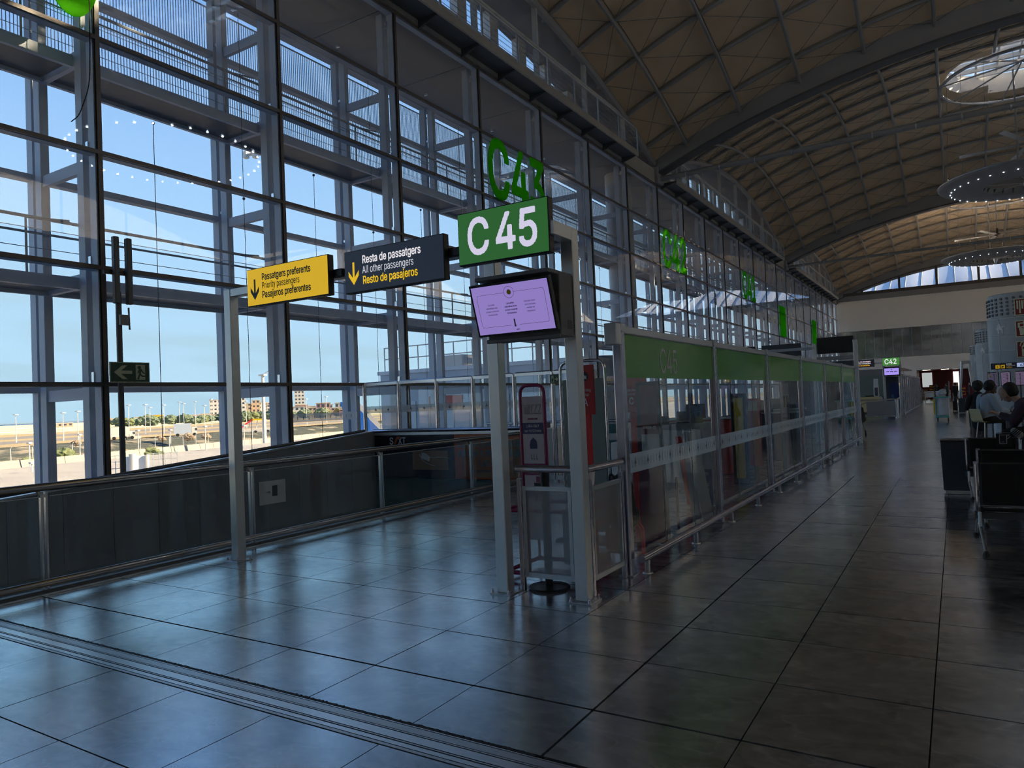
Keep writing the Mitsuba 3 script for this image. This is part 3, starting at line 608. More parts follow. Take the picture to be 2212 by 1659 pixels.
# ---------------------------------------------------------------- perforated barrier between the posts and beside them
def perf_panel(key, a, b, z0=.14, z1=.87):
    a, b = np.array(a, float), np.array(b, float); d = (b - a) / np.linalg.norm(b - a)
    up = lambda p, z: (p[0], p[1], z)
    put(key, 'sheet', quad(up(a + d * .03, z0 + .02), up(b - d * .03, z0 + .02), up(b - d * .03, z1 - .02), up(a + d * .03, z1 - .02)), 'perforated')
    put(key, 'frame', join(bar(up(a, z0), up(b, z0), .03, .04), bar(up(a, z1), up(b, z1), .03, .035), bar(up(a + d * .02, z0), up(a + d * .02, z1), .03, .03), bar(up(b - d * .02, z0), up(b - d * .02, z1), .03, .03)), 'satin_steel')
    for p in (a - d * .03, b + d * .03):
        put(key, 'post', cbox(p[0] - .02, p[0] + .02, p[1] - .02, p[1] + .02, 0, .95, .003), 'chrome')
        put(key, 'rail_pin', tube([up(p, .95), up(p, 1.02)], .006, 6), 'chrome')
    put(key, 'handrail', tube([up(a - d * .06, 1.03), up(b + d * .06, 1.03)], .027, 12), 'chrome', smooth=40)
    put(key, 'rail_groove', tube([up(a - d * .05, 1.055), up(b + d * .05, 1.055)], .012, 6), 'dark_paint')
pb = thing('perforated_barrier', 'perforated steel barrier panel with handrail between the two right gate posts', 'barrier')
perf_panel(pb, (-3.20, 5.30), (-2.73, 5.30))
pb2 = thing('perforated_barrier', 'dark perforated barrier panel running from the right gate post to the glass partition', 'barrier')
perf_panel(pb2, (-2.60, 5.38), (-2.60, 5.98))
# ---------------------------------------------------------------- glass partition beside the concourse
gpn = thing('glass_partition', 'long glass partition with a green band reading C45 along the concourse', 'partition')
PX = -2.60; PYs = [6.10 + 2.95 * i for i in range(7)]
def partition(key, X, ys, wording=None, det=True):
    for y in ys:
        put(key, 'post', cbox(X - .045, X + .045, y - .045, y + .045, 0, 2.27, .01), 'chrome', smooth=False)
        put(key, 'post_foot', cbox(X - .07, X + .07, y - .07, y + .07, 0, .015, .003), 'satin_steel')
        put(key, 'cap', cbox(X - .05, X + .05, y - .05, y + .05, 2.2, 2.285, .008), 'satin_steel')
    for i, (a, b) in enumerate(zip(ys[:-1], ys[1:])):
        a += .05; b -= .05; n = 3; w = (b - a) / n
        put(key, 'top_rail', cbox(X - .03, X + .03, a, b, 2.195, 2.265, .005), 'satin_steel')
        for j in range(n):
            y0, y1 = a + j * w + .004, a + (j + 1) * w - .004
            put(key, 'pane', quad((X, y0, .13), (X, y1, .13), (X, y1, 1.79), (X, y0, 1.79)), 'clear_glass')
            put(key, 'pane_edge', box(X - .004, X + .004, y1, y1 + .006, .13, 2.19), 'grey_green')
        put(key, 'green_band', box(X - .004, X + .004, a, b, 1.79, 2.19), 'green_film')
        put(key, 'frosted_band', box(X + .002, X + .004, a, b, .905, 1.085), 'frosted')
        ic = []
        for q in range(int((b - a) / .08)):
            y = a + .08 * (q + .6)
            if q % 4 == 2: ic.append(prism([(-.006, -.04), (.006, -.04), (.006, .0), (.028, -.015), (.028, -.005), (.006, .02), (.004, .05), (-.004, .05), (-.006, .02), (-.028, -.005), (-.028, -.015), (-.006, 0)], (X + .006, y, .995), *PYN, .001))
            else: ic.append(box(X + .006, X + .007, y - .002, y + .002, .955, 1.035))
        put(key, 'icons', join(ic), 'icon_film', kind='stuff')
        put(key, 'clamp', join(cbox(X - .02, X + .02, a, a + .06, .11, .16, .004), cbox(X - .02, X + .02, b - .06, b, .11, .16, .004)), 'chrome')
partition(gpn, PX, PYs)
put(gpn, 'lettering', text('C45', (PX + .0055, 7.13, 1.845), *PYN, .255, False, .80), 'light_grey', label='grey letters C45')
put(gpn, 'head_box', cbox(PX - .06, PX + .06, 5.92, 6.03, 2.08, 2.275, .006), 'brushed_steel')
br = thing('bumper_rail', 'low chrome bumper rail on short feet along the glass partition', 'rail')
put(br, 'tube', tube([(PX + .12, 6.12, .15), (PX + .12, 23.6, .15)], .034, 14), 'chrome', smooth=40)
for i in range(13):
    y = 6.25 + i * 1.44
    f = put(br, 'foot', join(cbox(PX + .10, PX + .14, y - .02, y + .02, .01, .12, .004), lathe([(0, .012), (.045, .012), (.05, 0)], 12, (PX + .12, y, 0))), 'satin_steel')
br2 = thing('bumper_rail', 'second low rail behind the glass partition, inside the waiting area', 'rail')
put(br2, 'tube', tube([(PX - .12, 9.2, .15), (PX - .12, 23.6, .15)], .03, 12), 'satin_steel', smooth=40)
for i in range(6): put(br2, 'foot', cbox(PX - .14, PX - .10, 9.4 + i * 2.8, 9.44 + i * 2.8, 0, .13, .004), 'satin_steel')
# ---------------------------------------------------------------- things around the gate post
st = thing('stanchion_post', 'black round-based stanchion post standing behind the perforated barrier', 'stanchion')
put(st, 'base', lathe([(0, .028), (.17, .022), (.18, .012), (.18, 0)], 40, (-3.06, 5.44, 0)), 'black_plastic', smooth=40)
put(st, 'pole', lathe([(.034, .02), (.034, .93), (.03, .95), (0, .95)], 20, (-3.06, 5.44, 0)), 'black_plastic', smooth=40)
put(st, 'head', lathe([(.04, .90), (.04, 1.0), (0, 1.005)], 20, (-3.06, 5.44, 0)), 'black_plastic', smooth=40)
# magenta baggage sign with its sizing frame
ms = thing('baggage_sign', 'magenta framed baggage rules sign standing behind the barrier between the gate posts', 'sign')
MX0, MX1, MY_ = -3.56, -3.30, 5.92
put(ms, 'frame', tube(rnd([(MX0, MY_, .2), (MX0, MY_, 1.76), (MX1, MY_, 1.76), (MX1, MY_, .2)], .085, 7), .0165, 10), 'magenta', smooth=40)
bx0, bx1 = MX0 + .017, MX1 - .017
put(ms, 'board', box(bx0, bx1, MY_ - .006, MY_ + .006, .3, 1.655), 'pink_white')
put(ms, 'band', box(bx0, bx1, MY_ - .008, MY_ - .006, 1.30, 1.405), 'deep_blue', label='navy band')
put(ms, 'band', box(bx0, bx1, MY_ - .008, MY_ - .006, .91, 1.02), 'magenta_dark', label='magenta band')
cxm = (MX0 + MX1) / 2
for t, z, h, b, m in (('W', 1.50, .09, True, 'icon_film'), ('wizzair.com', 1.435, .021, True, 'magenta_dark'), ('1 BAG ONLY', 1.362, .026, False, 'white_print'), ('non WIZZ Priority', 1.318, .024, False, 'white_print'), ('2 BAGS', .98, .026, False, 'white_print'), ('WIZZ Priority', .93, .026, False, 'white_print')):
    if t == 'W':
        put(ms, 'lettering', text('WIZZ', (cxm, MY_ - .009, 1.49), *PXN, .085, True, .62, 'c'), 'icon_film'); put(ms, 'lettering', text('WIZZ', (cxm, MY_ - .0098, 1.4935), *PXN, .080, False, .645, 'c'), 'pink_white')
    else: put(ms, 'lettering', text(t, (cxm, MY_ - .009, z), *PXN, h, b, .66, 'c'), m)
def rucksack(x, z, s, m): return prism([(-.5, 0), (.5, 0), (.52, .5), (.45, .9), (.3, 1.15), (.1, 1.25), (.1, 1.36), (-.1, 1.36), (-.1, 1.25), (-.3, 1.15), (-.45, .9), (-.52, .5)], (x, MY_ - .0085, z), np.array([s, 0, 0]), np.array([0, 0, s]), .002 / s / s if s else .002)
def flat(poly, x, y, z, s, d=.0015):
    return prism([(px * s, pz * s) for px, pz in poly], (x, y, z), *PXN, d)
RUCK = [(-.5, 0), (.5, 0), (.52, .5), (.45, .9), (.3, 1.15), (.1, 1.25), (.1, 1.36), (-.1, 1.36), (-.1, 1.25), (-.3, 1.15), (-.45, .9), (-.52, .5)]
put(ms, 'bag_picture', flat(RUCK, cxm, MY_ - .0085, 1.16, .075), 'deep_blue'); put(ms, 'bag_picture', flat(RUCK, bx0 + .06, MY_ - .0085, .70, .075), 'deep_blue')
put(ms, 'seat_picture', join([join(box(cxm - .03 + i * .028, cxm - .027 + i * .028, MY_ - .009, MY_ - .0075, 1.06, 1.11), box(cxm - .03 + i * .028, cxm - .015 + i * .028, MY_ - .009, MY_ - .0075, 1.06, 1.068)) for i in range(3)]), 'icon_film')
put(ms, 'case_picture', join(flat([(-.5, 0), (.5, 0), (.5, 1.5), (-.5, 1.5)], cxm + .05, MY_ - .009, .66, .12)), 'black_plastic'); put(ms, 'case_picture', flat([(-.3, 0), (.3, 0), (.3, .45), (-.3, .45)], cxm + .05, MY_ - .0095, .845, .12), 'magenta_dark')
sz = ms
for (xa, ya, xb, yb) in ((-3.6, 5.62, -2.86, 5.70), ):
    for z, r in ((.06, .02), (.62, .016)): put(sz, 'sizer_rail', tube(rnd([(xa, 5.6, z), (xb, 5.66, z), (xb + .02, 6.25, z), (xa, 6.22, z), (xa, 5.6, z)], .03, 3), r, 8), 'magenta', smooth=40)
    for (x, y) in ((-3.55, 5.6), (-3.35, 5.62), (-3.14, 5.63), (-2.87, 5.66), (-2.85, 6.24), (-3.58, 6.2)): put(sz, 'sizer_post', tube([(x, y, .06), (x, y, .62)], .013, 8), 'magenta', smooth=40)
    put(sz, 'sizer_panel', box(-3.15, -2.88, 5.9, 5.91, .1, .6), 'mid_grey')
cup = thing('paper_cup', 'white paper cup with red print standing behind the dark perforated barrier', 'cup')
put(cup, 'shelf_box', cbox(-2.9, -2.70, 5.66, 5.86, .0, .855, .01), 'dark_red') if False else None
put(cup, 'body', lathe([(0, .865), (.030, .865), (.040, .995), (.038, .995), (.03, .88)], 20, (-2.655, 5.50, 0)), 'white_print', smooth=40)
put(cup, 'rim', lathe([(.038, .990), (.042, .993), (.042, .999), (.038, .999)], 20, (-2.655, 5.50, 0)), 'white_print', smooth=40)
put(cup, 'print', box(-2.66, -2.65, 5.459, 5.463, .89, .97), 'bright_red', label='red upright print')
tl = thing('stand_table', 'small dark shelf behind the barrier that carries the paper cup', 'shelf')
put(tl, 'top', cbox(-2.78, -2.625, 5.42, 5.60, .845, .864, .004), 'dark_paint'); put(tl, 'leg', box(-2.72, -2.69, 5.48, 5.52, 0, .845), 'dark_paint')
# boarding group signs
def group_board(letter, x, y, label, z0, z1, arrow):
    k = thing('boarding_group_sign', label, 'sign'); w = .20
    put(k, 'board', cbox(x - w / 2, x + w / 2, y - .012, y + .012, z0, z1, .003), 'sign_red')
    put(k, 'pole', cbox(x - .035, x + .035, y + .012, y + .05, .02, z0 + .1, .006), 'bright_red', label='bright red pole')
    put(k, 'foot', lathe([(0, .02), (.16, .015), (.16, 0)], 24, (x, y + .03, 0)), 'dark_red')
    put(k, 'lettering', text('Boarding', (x, y - .0135, z0 + .235), *PXN, .030, False, .75, 'c'), 'white_print'); put(k, 'lettering', text('Group', (x, y - .0135, z0 + .19), *PXN, .030, False, .75, 'c'), 'white_print')
    put(k, 'lettering', text(letter, (x, y - .0135, z0 + .09), *PXN, .075, True, .8, 'c'), 'white_print')
    c = (x, y - .0125, z1 - .115)
    put(k, 'disc', prism([(.045 * math.cos(a), .045 * math.sin(a)) for a in np.linspace(0, 2 * math.pi, 20, False)], c, *PXN, .001), 'navy'); a = arrow
    put(k, 'arrow', prism([(-.03 * a, .03), (-.018 * a, .036), (.012 * a, -.002), (.022 * a, .012), (.024 * a, -.03), (-.018 * a, -.02), (-.004 * a, -.012), (-.034 * a, .022)][::int(a) or 1], (x, y - .014, z1 - .115), *PXN, .001), 'white_print')
group_board('A', -3.22, 6.65, 'red boarding group A sign on a red pole behind the right gate post', 1.45, 1.955, 1)
group_board('C', -3.12, 7.62, 'red boarding group C sign seen through the near glass panel', 1.44, 2.0, -1)
hp = thing('hoop_stand', 'tall grey-green board in a chrome hoop behind the boarding group A sign', 'display stand')
put(hp, 'hoop', tube(rnd([(-3.95, 7.5, .0), (-3.95, 7.5, 2.05), (-3.38, 7.5, 2.05), (-3.38, 7.5, 0)], .12, 6), .018, 10), 'chrome', smooth=40)
put(hp, 'board', box(-3.92, -3.41, 7.49, 7.51, .1, 1.84), 'grey_green'); put(hp, 'foot', cbox(-4.0, -3.33, 7.3, 7.7, 0, .02, .005), 'dark_paint')
rb = thing('roll_up_banner', 'narrow pink and white information banner beside the partition end, behind the hoop stand', 'banner')
put(rb, 'sheet', box(-3.40, -3.20, 8.3, 8.31, .1, 1.85), 'sign_red'); put(rb, 'base', cbox(-3.45, -3.15, 8.22, 8.40, 0, .1, .01), 'mid_grey')
for i, z in enumerate((1.28, .98, .72)): put(rb, 'roundel', prism([(.065 * math.cos(a), .065 * math.sin(a)) for a in np.linspace(0, 2 * math.pi, 20, False)], (-3.29, 8.299, z), *PXN, .001), 'pink_white', label='pale roundel')
for z in (1.48, 1.44, .82, .60, .56): put(rb, 'text_line', box(-3.36, -3.24, 8.298, 8.2995, z, z + .012), 'white_print')
# ---------------------------------------------------------------- glass screen past the stair well
gs = thing('glass_screen', 'glass screen with a polished top rail and frosted aircraft band, beyond the stair well', 'screen')
SYY = 12.62
SX = [-11.85, -10.8, -9.72, -8.75, -7.72, -6.82, -5.9]
for x in SX: put(gs, 'post', tube([(x, SYY, 0), (x, SYY, 2.18)], .045, 12), 'chrome', smooth=40)
for a, b in zip(SX[:-1], SX[1:]):
    put(gs, 'pane', quad((a + .05, SYY, .15), (b - .05, SYY, .15), (b - .05, SYY, 2.13), (a + .05, SYY, 2.13)), 'clear_glass')
    put(gs, 'top_rail', hull([(x, SYY + y, z) for x in (a + .02, b - .02) for y in (-.03, .03) for z in (2.14, 2.2)] + [(a + .06, SYY, 2.225), (b - .06, SYY, 2.225)]), 'aluminium')
    put(gs, 'frosted_band', box(a + .05, b - .05, SYY - .004, SYY - .002, 1.50, 1.66), 'frosted')
    ic = []
    for q in range(5):
        x = a + .15 + q * .19
        if q % 2: ic.append(prism([(-.005, -.04), (.005, -.04), (.006, -.01), (.035, -.02), (.035, -.008), (.006, .015), (.004, .045), (-.004, .045), (-.006, .015), (-.035, -.008), (-.035, -.02), (-.006, -.01)], (x, SYY - .0045, 1.575), *PXN, .001))
        else: ic.append(box(x - .003, x + .003, SYY - .006, SYY - .0045, 1.54, 1.62))
    put(gs, 'icons', join(ic), 'icon_film', kind='stuff')
put(gs, 'base_rail', cbox(-11.9, -5.9, SYY - .03, SYY + .03, .05, .14, .005), 'satin_steel')
sb = struct('window_film')
put(sb, 'frosted_band', box(XW + .003, XW + .006, 10.56, 12.5, 1.38, 1.56), 'frosted')
put(sb, 'icons', join([box(XW + .006, XW + .008, y, y + .012, 1.43, 1.51) for y in np.arange(10.7, 12.4, .16)]), 'icon_film', kind='stuff')
for x, nm in ((-6.75, 0),):
    ex2 = thing('exit_sign', 'small green exit sign pointing right, on the glass screen behind the gate', 'sign')
    put(ex2, 'plate', cbox(-6.85, -6.64, SYY - .06, SYY - .045, 1.95, 2.13, .003), 'exit_green')
    put(ex2, 'door', box(-6.82, -6.76, SYY - .063, SYY - .06, 1.97, 2.11), 'exit_pale'); put(ex2, 'man', flat([(-.1, 0), (.1, 0), (.25, .5), (.1, .9), (-.2, .6)], -6.79, SYY - .064, 1.98, .09), 'exit_green')
    put(ex2, 'arrow', flat([(0, .35), (.45, .35), (.28, .62), (.45, .62), (.8, .25), (.45, -.12), (.28, -.12), (.45, .15), (0, .15)], -6.74, SYY - .063, 2.01, .1), 'exit_pale')
# second stair well balustrade, teal, beyond the screen
tb2 = thing('teal_balustrade', 'teal glass balustrade of the next stair well behind the glass screen', 'balustrade')
for i in range(4):
    a = -10.6 + i * 1.5; put(tb2, 'panel', box(a, a + 1.47, 15.9, 15.93, .05, 1.0), 'teal_panel'); put(tb2, 'post', box(a - .02, a + .01, 15.86, 15.92, 0, 1.05), 'satin_steel')
put(tb2, 'frosted_strip', box(-10.6, -4.6, 15.893, 15.897, .62, .78), 'light_grey'); put(tb2, 'handrail', tube([(-10.6, 15.88, 1.08), (-4.6, 15.88, 1.08)], .035, 10), 'chrome', smooth=40)
# white counter with scanner
wc = thing('white_counter', 'white boarding counter with a black scanner and slim pole, seen between the gate posts', 'counter')
put(wc, 'body', cbox(-8.15, -7.35, 13.6, 14.9, 0, 1.03, .02), 'white_paint'); put(wc, 'pole', tube([(-7.75, 13.75, 1.03), (-7.75, 13.75, 2.2)], .03, 10), 'chrome', smooth=40)
put(wc, 'scanner', cbox(-8.0, -7.6, 13.65, 13.9, 1.03, 1.15, .015), 'black_plastic', label='black scanner')
# ---------------------------------------------------------------- left exit sign and aerials on their pole
es = thing('exit_sign', 'green emergency exit sign with a left arrow and running figure on a dark pole at the window', 'sign')
EXX = XW + .32
put(es, 'pole', tube([(EXX, 6.72, -3), (EXX, 6.72, 3.7)], .045, 10), 'dark_paint', smooth=40)
put(es, 'plate', cbox(EXX + .06, EXX + .085, 6.50, 7.17, 2.205, 2.54, .004), 'exit_green'); put(es, 'rim', join(box(EXX + .085, EXX + .088, 6.50, 7.17, 2.205, 2.217), box(EXX + .085, EXX + .088, 6.50, 7.17, 2.528, 2.54), box(EXX + .085, EXX + .088, 6.50, 6.512, 2.205, 2.54), box(EXX + .085, EXX + .088, 7.158, 7.17, 2.205, 2.54)), 'exit_pale')
def onx(poly, y, z, s): return prism([(a * s, b * s) for a, b in poly], (EXX + .0855, y, z), *PYN, .002)
put(es, 'arrow', onx([(0, .5), (.62, 1.0), (1.0, 1.0), (.52, .62), (1.35, .62), (1.35, .38), (.52, .38), (1.0, 0), (.62, 0)], 6.565, 2.26, .225), 'exit_pale')
put(es, 'door', box(EXX + .085, EXX + .087, 6.93, 7.09, 2.25, 2.5), 'exit_pale')
put(es, 'running_figure', join(prism([(.03 * math.cos(a), .03 * math.sin(a)) for a in np.linspace(0, 6.28, 12, False)], (EXX + .0875, 6.99, 2.455), *PYN, .002), *[shift(q, .002) for q in (onx([(0, .55), (.2, .95), (.45, .9), (.62, .6), (.78, .5), (.74, .42), (.55, .5), (.42, .72), (.36, .45), (.55, .25), (.9, .28), (.9, .18), (.5, .12), (.3, .28), (.15, -.12), (-.05, -.1), (.15, .35), (.2, .65), (.07, .48)], 6.955, 2.275, .17),)]), 'exit_green')
ae = thing('aerial', 'pair of dark flat aerial panels on a bracket above the left exit sign', 'aerial')
for y in (6.655, 6.87): put(ae, 'panel', cbox(EXX + .02, EXX + .11, y - .045, y + .045, 3.5, 4.6, .01), 'dark_paint')
put(ae, 'arm', join(bar((EXX - .02, 6.5, 4.02), (EXX + .02, 6.95, 4.02), .05, .07), bar((EXX, 6.72, 3.0), (EXX, 6.72, 4.0), .04)), 'black_plastic')
put(ae, 'bracket_plate', join(box(EXX + .05, EXX + .1, 6.69, 6.84, 3.15, 3.32), bar((EXX + .08, 6.85, 3.08), (EXX + .1, 6.83, 3.44), .02, .02)), 'mid_grey')
# ---------------------------------------------------------------- big green letters on the glass
def big_letters(s, k, z0, h, label, xs=1.0, dx=.08):
    y0, w = my(k) + .12, MOD - .2; key = thing('gate_letter', label, 'lettering')
    t, f = text(s, (0, 0, 0), (1, 0, 0), (0, 1, 0), h, True, 1.0, 'l', .02)
    sc_ = w / t[:, 0].max(); v = np.stack([XW + dx + t[:, 2], y0 + t[:, 0] * sc_, z0 + t[:, 1]], -1)
    put(key, 'film', (v, f), 'letter_green')
big_letters('C43', 3, 8.06, 1.80, 'big green letters C43 on the glass, half behind the C45 sign')
big_letters('C42', 7, 8.05, 1.80, 'big green letters C42 on the tall glass further along', 1.0)
big_letters('C41', 11, 8.05, 1.80, 'faint far green letters on the glass beyond the C42 letters')
for k, lb in ((14, 'narrow green banner on the far glass, left of the last one'), (18, 'narrow bright green banner at the far end of the glass, beside the white end wall')):
    single('green_banner', lb, 'banner', box(XW + .08, XW + .1, my(k) + .2, my(k) + 2.6, 6.1, 8.6), 'letter_green')
gd = thing('gate_letter', 'rounded bottom of a big green letter at the top left corner', 'lettering')
an_ = np.linspace(0, 2 * math.pi, 40, False)
from shapely.geometry import Polygon as _P
ringp = _P([(.46 * math.cos(a), .92 * math.sin(a)) for a in an_])
put(gd, 'film', prism(ringp, (XW + .08, 6.22, 9.10), *PYN, .02), 'letter_green')
put(gd, 'cord', tube(rnd([(XW + .1, 6.48, 10.4), (XW + .1, 6.50, 8.2), (XW + .1, 6.47, 7.1), (XW + .1, 6.28, 6.55), (XW + .1, 6.16, 6.42)], .5), .008, 5), 'gasket')
# wall column behind the glass
wcx = struct('wall_column')
put(wcx, 'shaft', lathe([(.62, -5), (.62, 12.3)], 28, (XW - 1.1, 33.75 - 2.2, 0)), 'painted_steel', smooth=40)
# ---------------------------------------------------------------- waiting area of gate C45
cn = thing('boarding_counter', 'pale grey boarding counter with dark monitors behind the near glass panel', 'counter')
put(cn, 'body', cbox(-4.95, -3.55, 12.0, 12.6, 0, 1.13, .02), 'mid_grey'); put(cn, 'recess', box(-4.8, -3.7, 11.985, 12.0, .12, 1.02), 'light_grey', label='pale front panel')
put(cn, 'monitor', cbox(-4.15, -3.70, 12.1, 12.16, 1.13, 1.33, .01), 'black_plastic'); put(cn, 'monitor', cbox(-4.5, -4.3, 12.1, 12.16, 1.13, 1.26, .01), 'black_plastic')
put(cn, 'notice', box(-4.02, -3.83, 11.975, 11.985, .83, 1.0), 'white_print', label='white printed notice'); put(cn, 'notice_print', join([box(-4.0 + i * .03, -3.982 + i * .03, 11.972, 11.975, .85, .88) for i in range(5)] + [box(-4.0, -3.87, 11.972, 11.975, .91 + .02 * i, .918 + .02 * i) for i in range(4)]), 'icon_film')
dk = thing('white_desk', 'stepped white desk unit at the left end of the boarding counter', 'desk')
put(dk, 'low_unit', cbox(-5.45, -5.05, 12.2, 12.7, 0, .80, .015), 'white_paint'); put(dk, 'high_unit', cbox(-5.35, -4.98, 12.75, 13.1, 0, 1.12, .015), 'white_paint')
def totem(x, y, label, top, low, w=.24, h=1.77):
    k = thing('totem_stand', label, 'display stand')
    put(k, 'frame', hull([(x - w / 2 - .03, y, .02), (x + w / 2 + .03, y, .02), (x - w / 2 - .02, y, h), (x + w / 2, y, h), (x - w / 2 - .03, y + .1, .02), (x + w / 2 + .03, y + .1, .02), (x - w / 2 - .02, y + .03, h), (x + w / 2, y + .03, h)]), 'navy')
    put(k, 'poster', box(x - w / 2 + .02, x + w / 2 - .02, y - .006, y, 1.2, h - .04), top); put(k, 'lower_panel', box(x - w / 2 - .02, x + w / 2 + .02, y - .008, y, .04, .9), low)
    put(k, 'sheet_holder', cbox(x - w / 2 + .03, x + w / 2 - .01, y - .02, y - .006, 1.0, 1.2, .004), 'light_grey', label='pale text sheet')
    put(k, 'lettering', text('CHECK-IN', (x, y - .0075, 1.26), *PXN, .03, True, .7, 'c'), 'white_print')
    return k
totem(-2.86, 7.45, 'dark totem with a red lower half right behind the near glass panel', 'dark_red', 'dark_red')
rp = thing('leaning_board', 'grey board leaning at a slant behind the first glass bay', 'board')
put(rp, 'board', hull([(-3.02, 9.0, 1.12), (-2.96, 9.0, 1.13), (-2.92, 8.95, .0), (-2.78, 8.95, .0), (-3.02, 9.4, 1.12), (-2.96, 9.4, 1.13), (-2.92, 9.4, .0), (-2.78, 9.4, .0)]), 'mid_grey')
put(rp, 'edge', bar((-2.97, 8.98, 1.13), (-2.79, 8.93, .02), .02), 'satin_steel')
pk = single('pink_board', 'slim pink slanted notice board in front of the boarding counter', 'board', hull([(-3.60, 10.4, 1.0), (-3.52, 10.4, 1.0), (-3.46, 10.4, 0), (-3.29, 10.4, 0), (-3.60, 10.43, 1.0), (-3.52, 10.43, 1.0), (-3.46, 10.6, 0), (-3.29, 10.6, 0)]), 'sign_red')
lb_ = thing('baggage_sizer', 'dark framed baggage sizer low behind the first glass bay', 'baggage sizer')
put(lb_, 'frame', join(*[tube([(x, y, 0), (x, y, .62)], .018, 6) for x in (-3.25, -2.95) for y in (8.1, 8.5)]), 'black_plastic')
put(lb_, 'panel', box(-3.13, -2.95, 8.08, 8.09, .25, .6), 'mid_grey')
for z in (.45, .52, .6): put(lb_, 'bar', join(bar((-3.25, 8.1, z), (-2.95, 8.1, z), .02), bar((-3.25, 8.1, z), (-3.25, 8.5, z), .02)), 'dark_paint')
bs = thing('blue_standee', 'blue baggage rules standee near the floor behind the first partition post', 'standee')
put(bs, 'board', box(-3.10, -2.80, 9.45, 9.48, .02, .62), 'sign_blue'); put(bs, 'case_picture', box(-3.0, -2.86, 9.445, 9.45, .47, .51), 'navy')
for t, z in (('CABIN', .54), ('BAGS', .40), ('SEAT BAG', .34), ('RIGHT', .29)): put(bs, 'lettering', text(t, (-2.84, 9.448, z), *PXN, .035, True, .7, 'r'), 'light_grey')
bgk = thing('backpack', 'black backpack hanging on a red barrier behind the near partition post', 'bag')
bm = m3.Manifold.batch_hull([m3.Manifold.sphere(.13, 20).translate((-2.85, 6.55, .72)), m3.Manifold.sphere(.15, 20).translate((-2.84, 6.58, .45))]).refine_to_length(.05).to_mesh()
bv = np.array(bm.vert_properties[:, :3]); bv = bv + (meshkit.fbm(bv * 9, 3)[:, None] - .5) * .07
put(bgk, 'sack', (bv, np.array(bm.tri_verts)), 'black_cloth', smooth=True); put(bgk, 'strap', join(tube(rnd([(-2.78, 6.42, .8), (-2.70, 6.4, .65), (-2.72, 6.44, .4)], .1), .014, 6), tube(rnd([(-2.9, 6.42, .8), (-2.86, 6.36, .9), (-2.80, 6.42, .8)], .05), .012, 6)), 'black_plastic')
put(bgk, 'buckle', join(ball((-2.72, 6.43, .40), .02), tube([(-2.76, 6.4, .38), (-2.7, 6.42, .34)], .008, 5)), 'satin_steel')
rbx = thing('red_barrier', 'low dark red tubular barrier behind the near partition post', 'barrier')
put(rbx, 'rail', tube(rnd([(-3.2, 6.72, 0), (-3.2, 6.72, .36), (-2.7, 6.72, .36), (-2.7, 6.72, 0)], .08), .02, 8), 'bright_red', smooth=40); put(rbx, 'panel', box(-3.1, -2.8, 6.71, 6.73, .05, .3), 'wood_tan')
yb = thing('totem_stand', 'yellow and black tall totem inside the second glass bay', 'display stand')
put(yb, 'case', cbox(-3.46, -3.20, 13.0, 13.1, 0, 1.6, .01), 'black_plastic'); put(yb, 'face', box(-3.40, -3.24, 12.99, 13.0, .1, 1.52), 'yellow', label='mustard face')
rps = thing('red_poster_stand', 'red stand with a pale poster inside the second glass bay', 'display stand')
put(rps, 'board', box(-3.22, -2.98, 13.2, 13.23, .3, 1.5), 'sign_red'); put(rps, 'poster', box(-3.2, -3.04, 13.19, 13.2, 1.28, 1.46), 'light_grey'); put(rps, 'leg', box(-3.14, -3.06, 13.22, 13.26, 0, .4), 'dark_paint')
rub = thing('roll_up_banner', 'pinkish roll-up banner with a blue strip behind the third glass bay', 'banner')
put(rub, 'sheet', box(-2.92, -2.76, 14.6, 14.61, .1, 1.75), 'pink_white'); put(rub, 'strip', box(-2.92, -2.86, 14.59, 14.6, .1, .8), 'ad_blue', label='blue strip'); put(rub, 'base', cbox(-2.95, -2.73, 14.5, 14.7, 0, .1, .01), 'mid_grey')
for i in range(5): put(rub, 'feather', bar((-2.86 + .02 * i, 14.595, 1.3), (-2.855 + .018 * i, 14.595, 1.52), .012, .004), ('exit_green', 'navy', 'yellow', 'dark_red', 'ad_blue')[i])
for z in (.95, 1.0, 1.08, 1.16): put(rub, 'text_line', box(-2.89, -2.78, 14.595, 14.6, z, z + .025), 'icon_film')
for i, (x, y) in enumerate(((-4.6, 14.5), (-3.9, 17.5), (-4.3, 20.5))):
    bk = thing('boarding_counter', ['red fronted boarding counter deep in the second glass bay', 'dark boarding counter inside the third glass bay', 'dark low counter inside the last glass bays'][i], 'counter')
    put(bk, 'body', cbox(x - .7, x + .7, y, y + .6, 0, 1.1, .02), ('sign_red', 'navy_grey', 'mid_grey')[i]); put(bk, 'screen', cbox(x - .2, x + .2, y + .1, y + .15, 1.12, 1.42, .01), 'black_plastic'); put(bk, 'top', cbox(x - .75, x + .75, y - .05, y + .65, 1.1, 1.13, .01), 'light_grey')
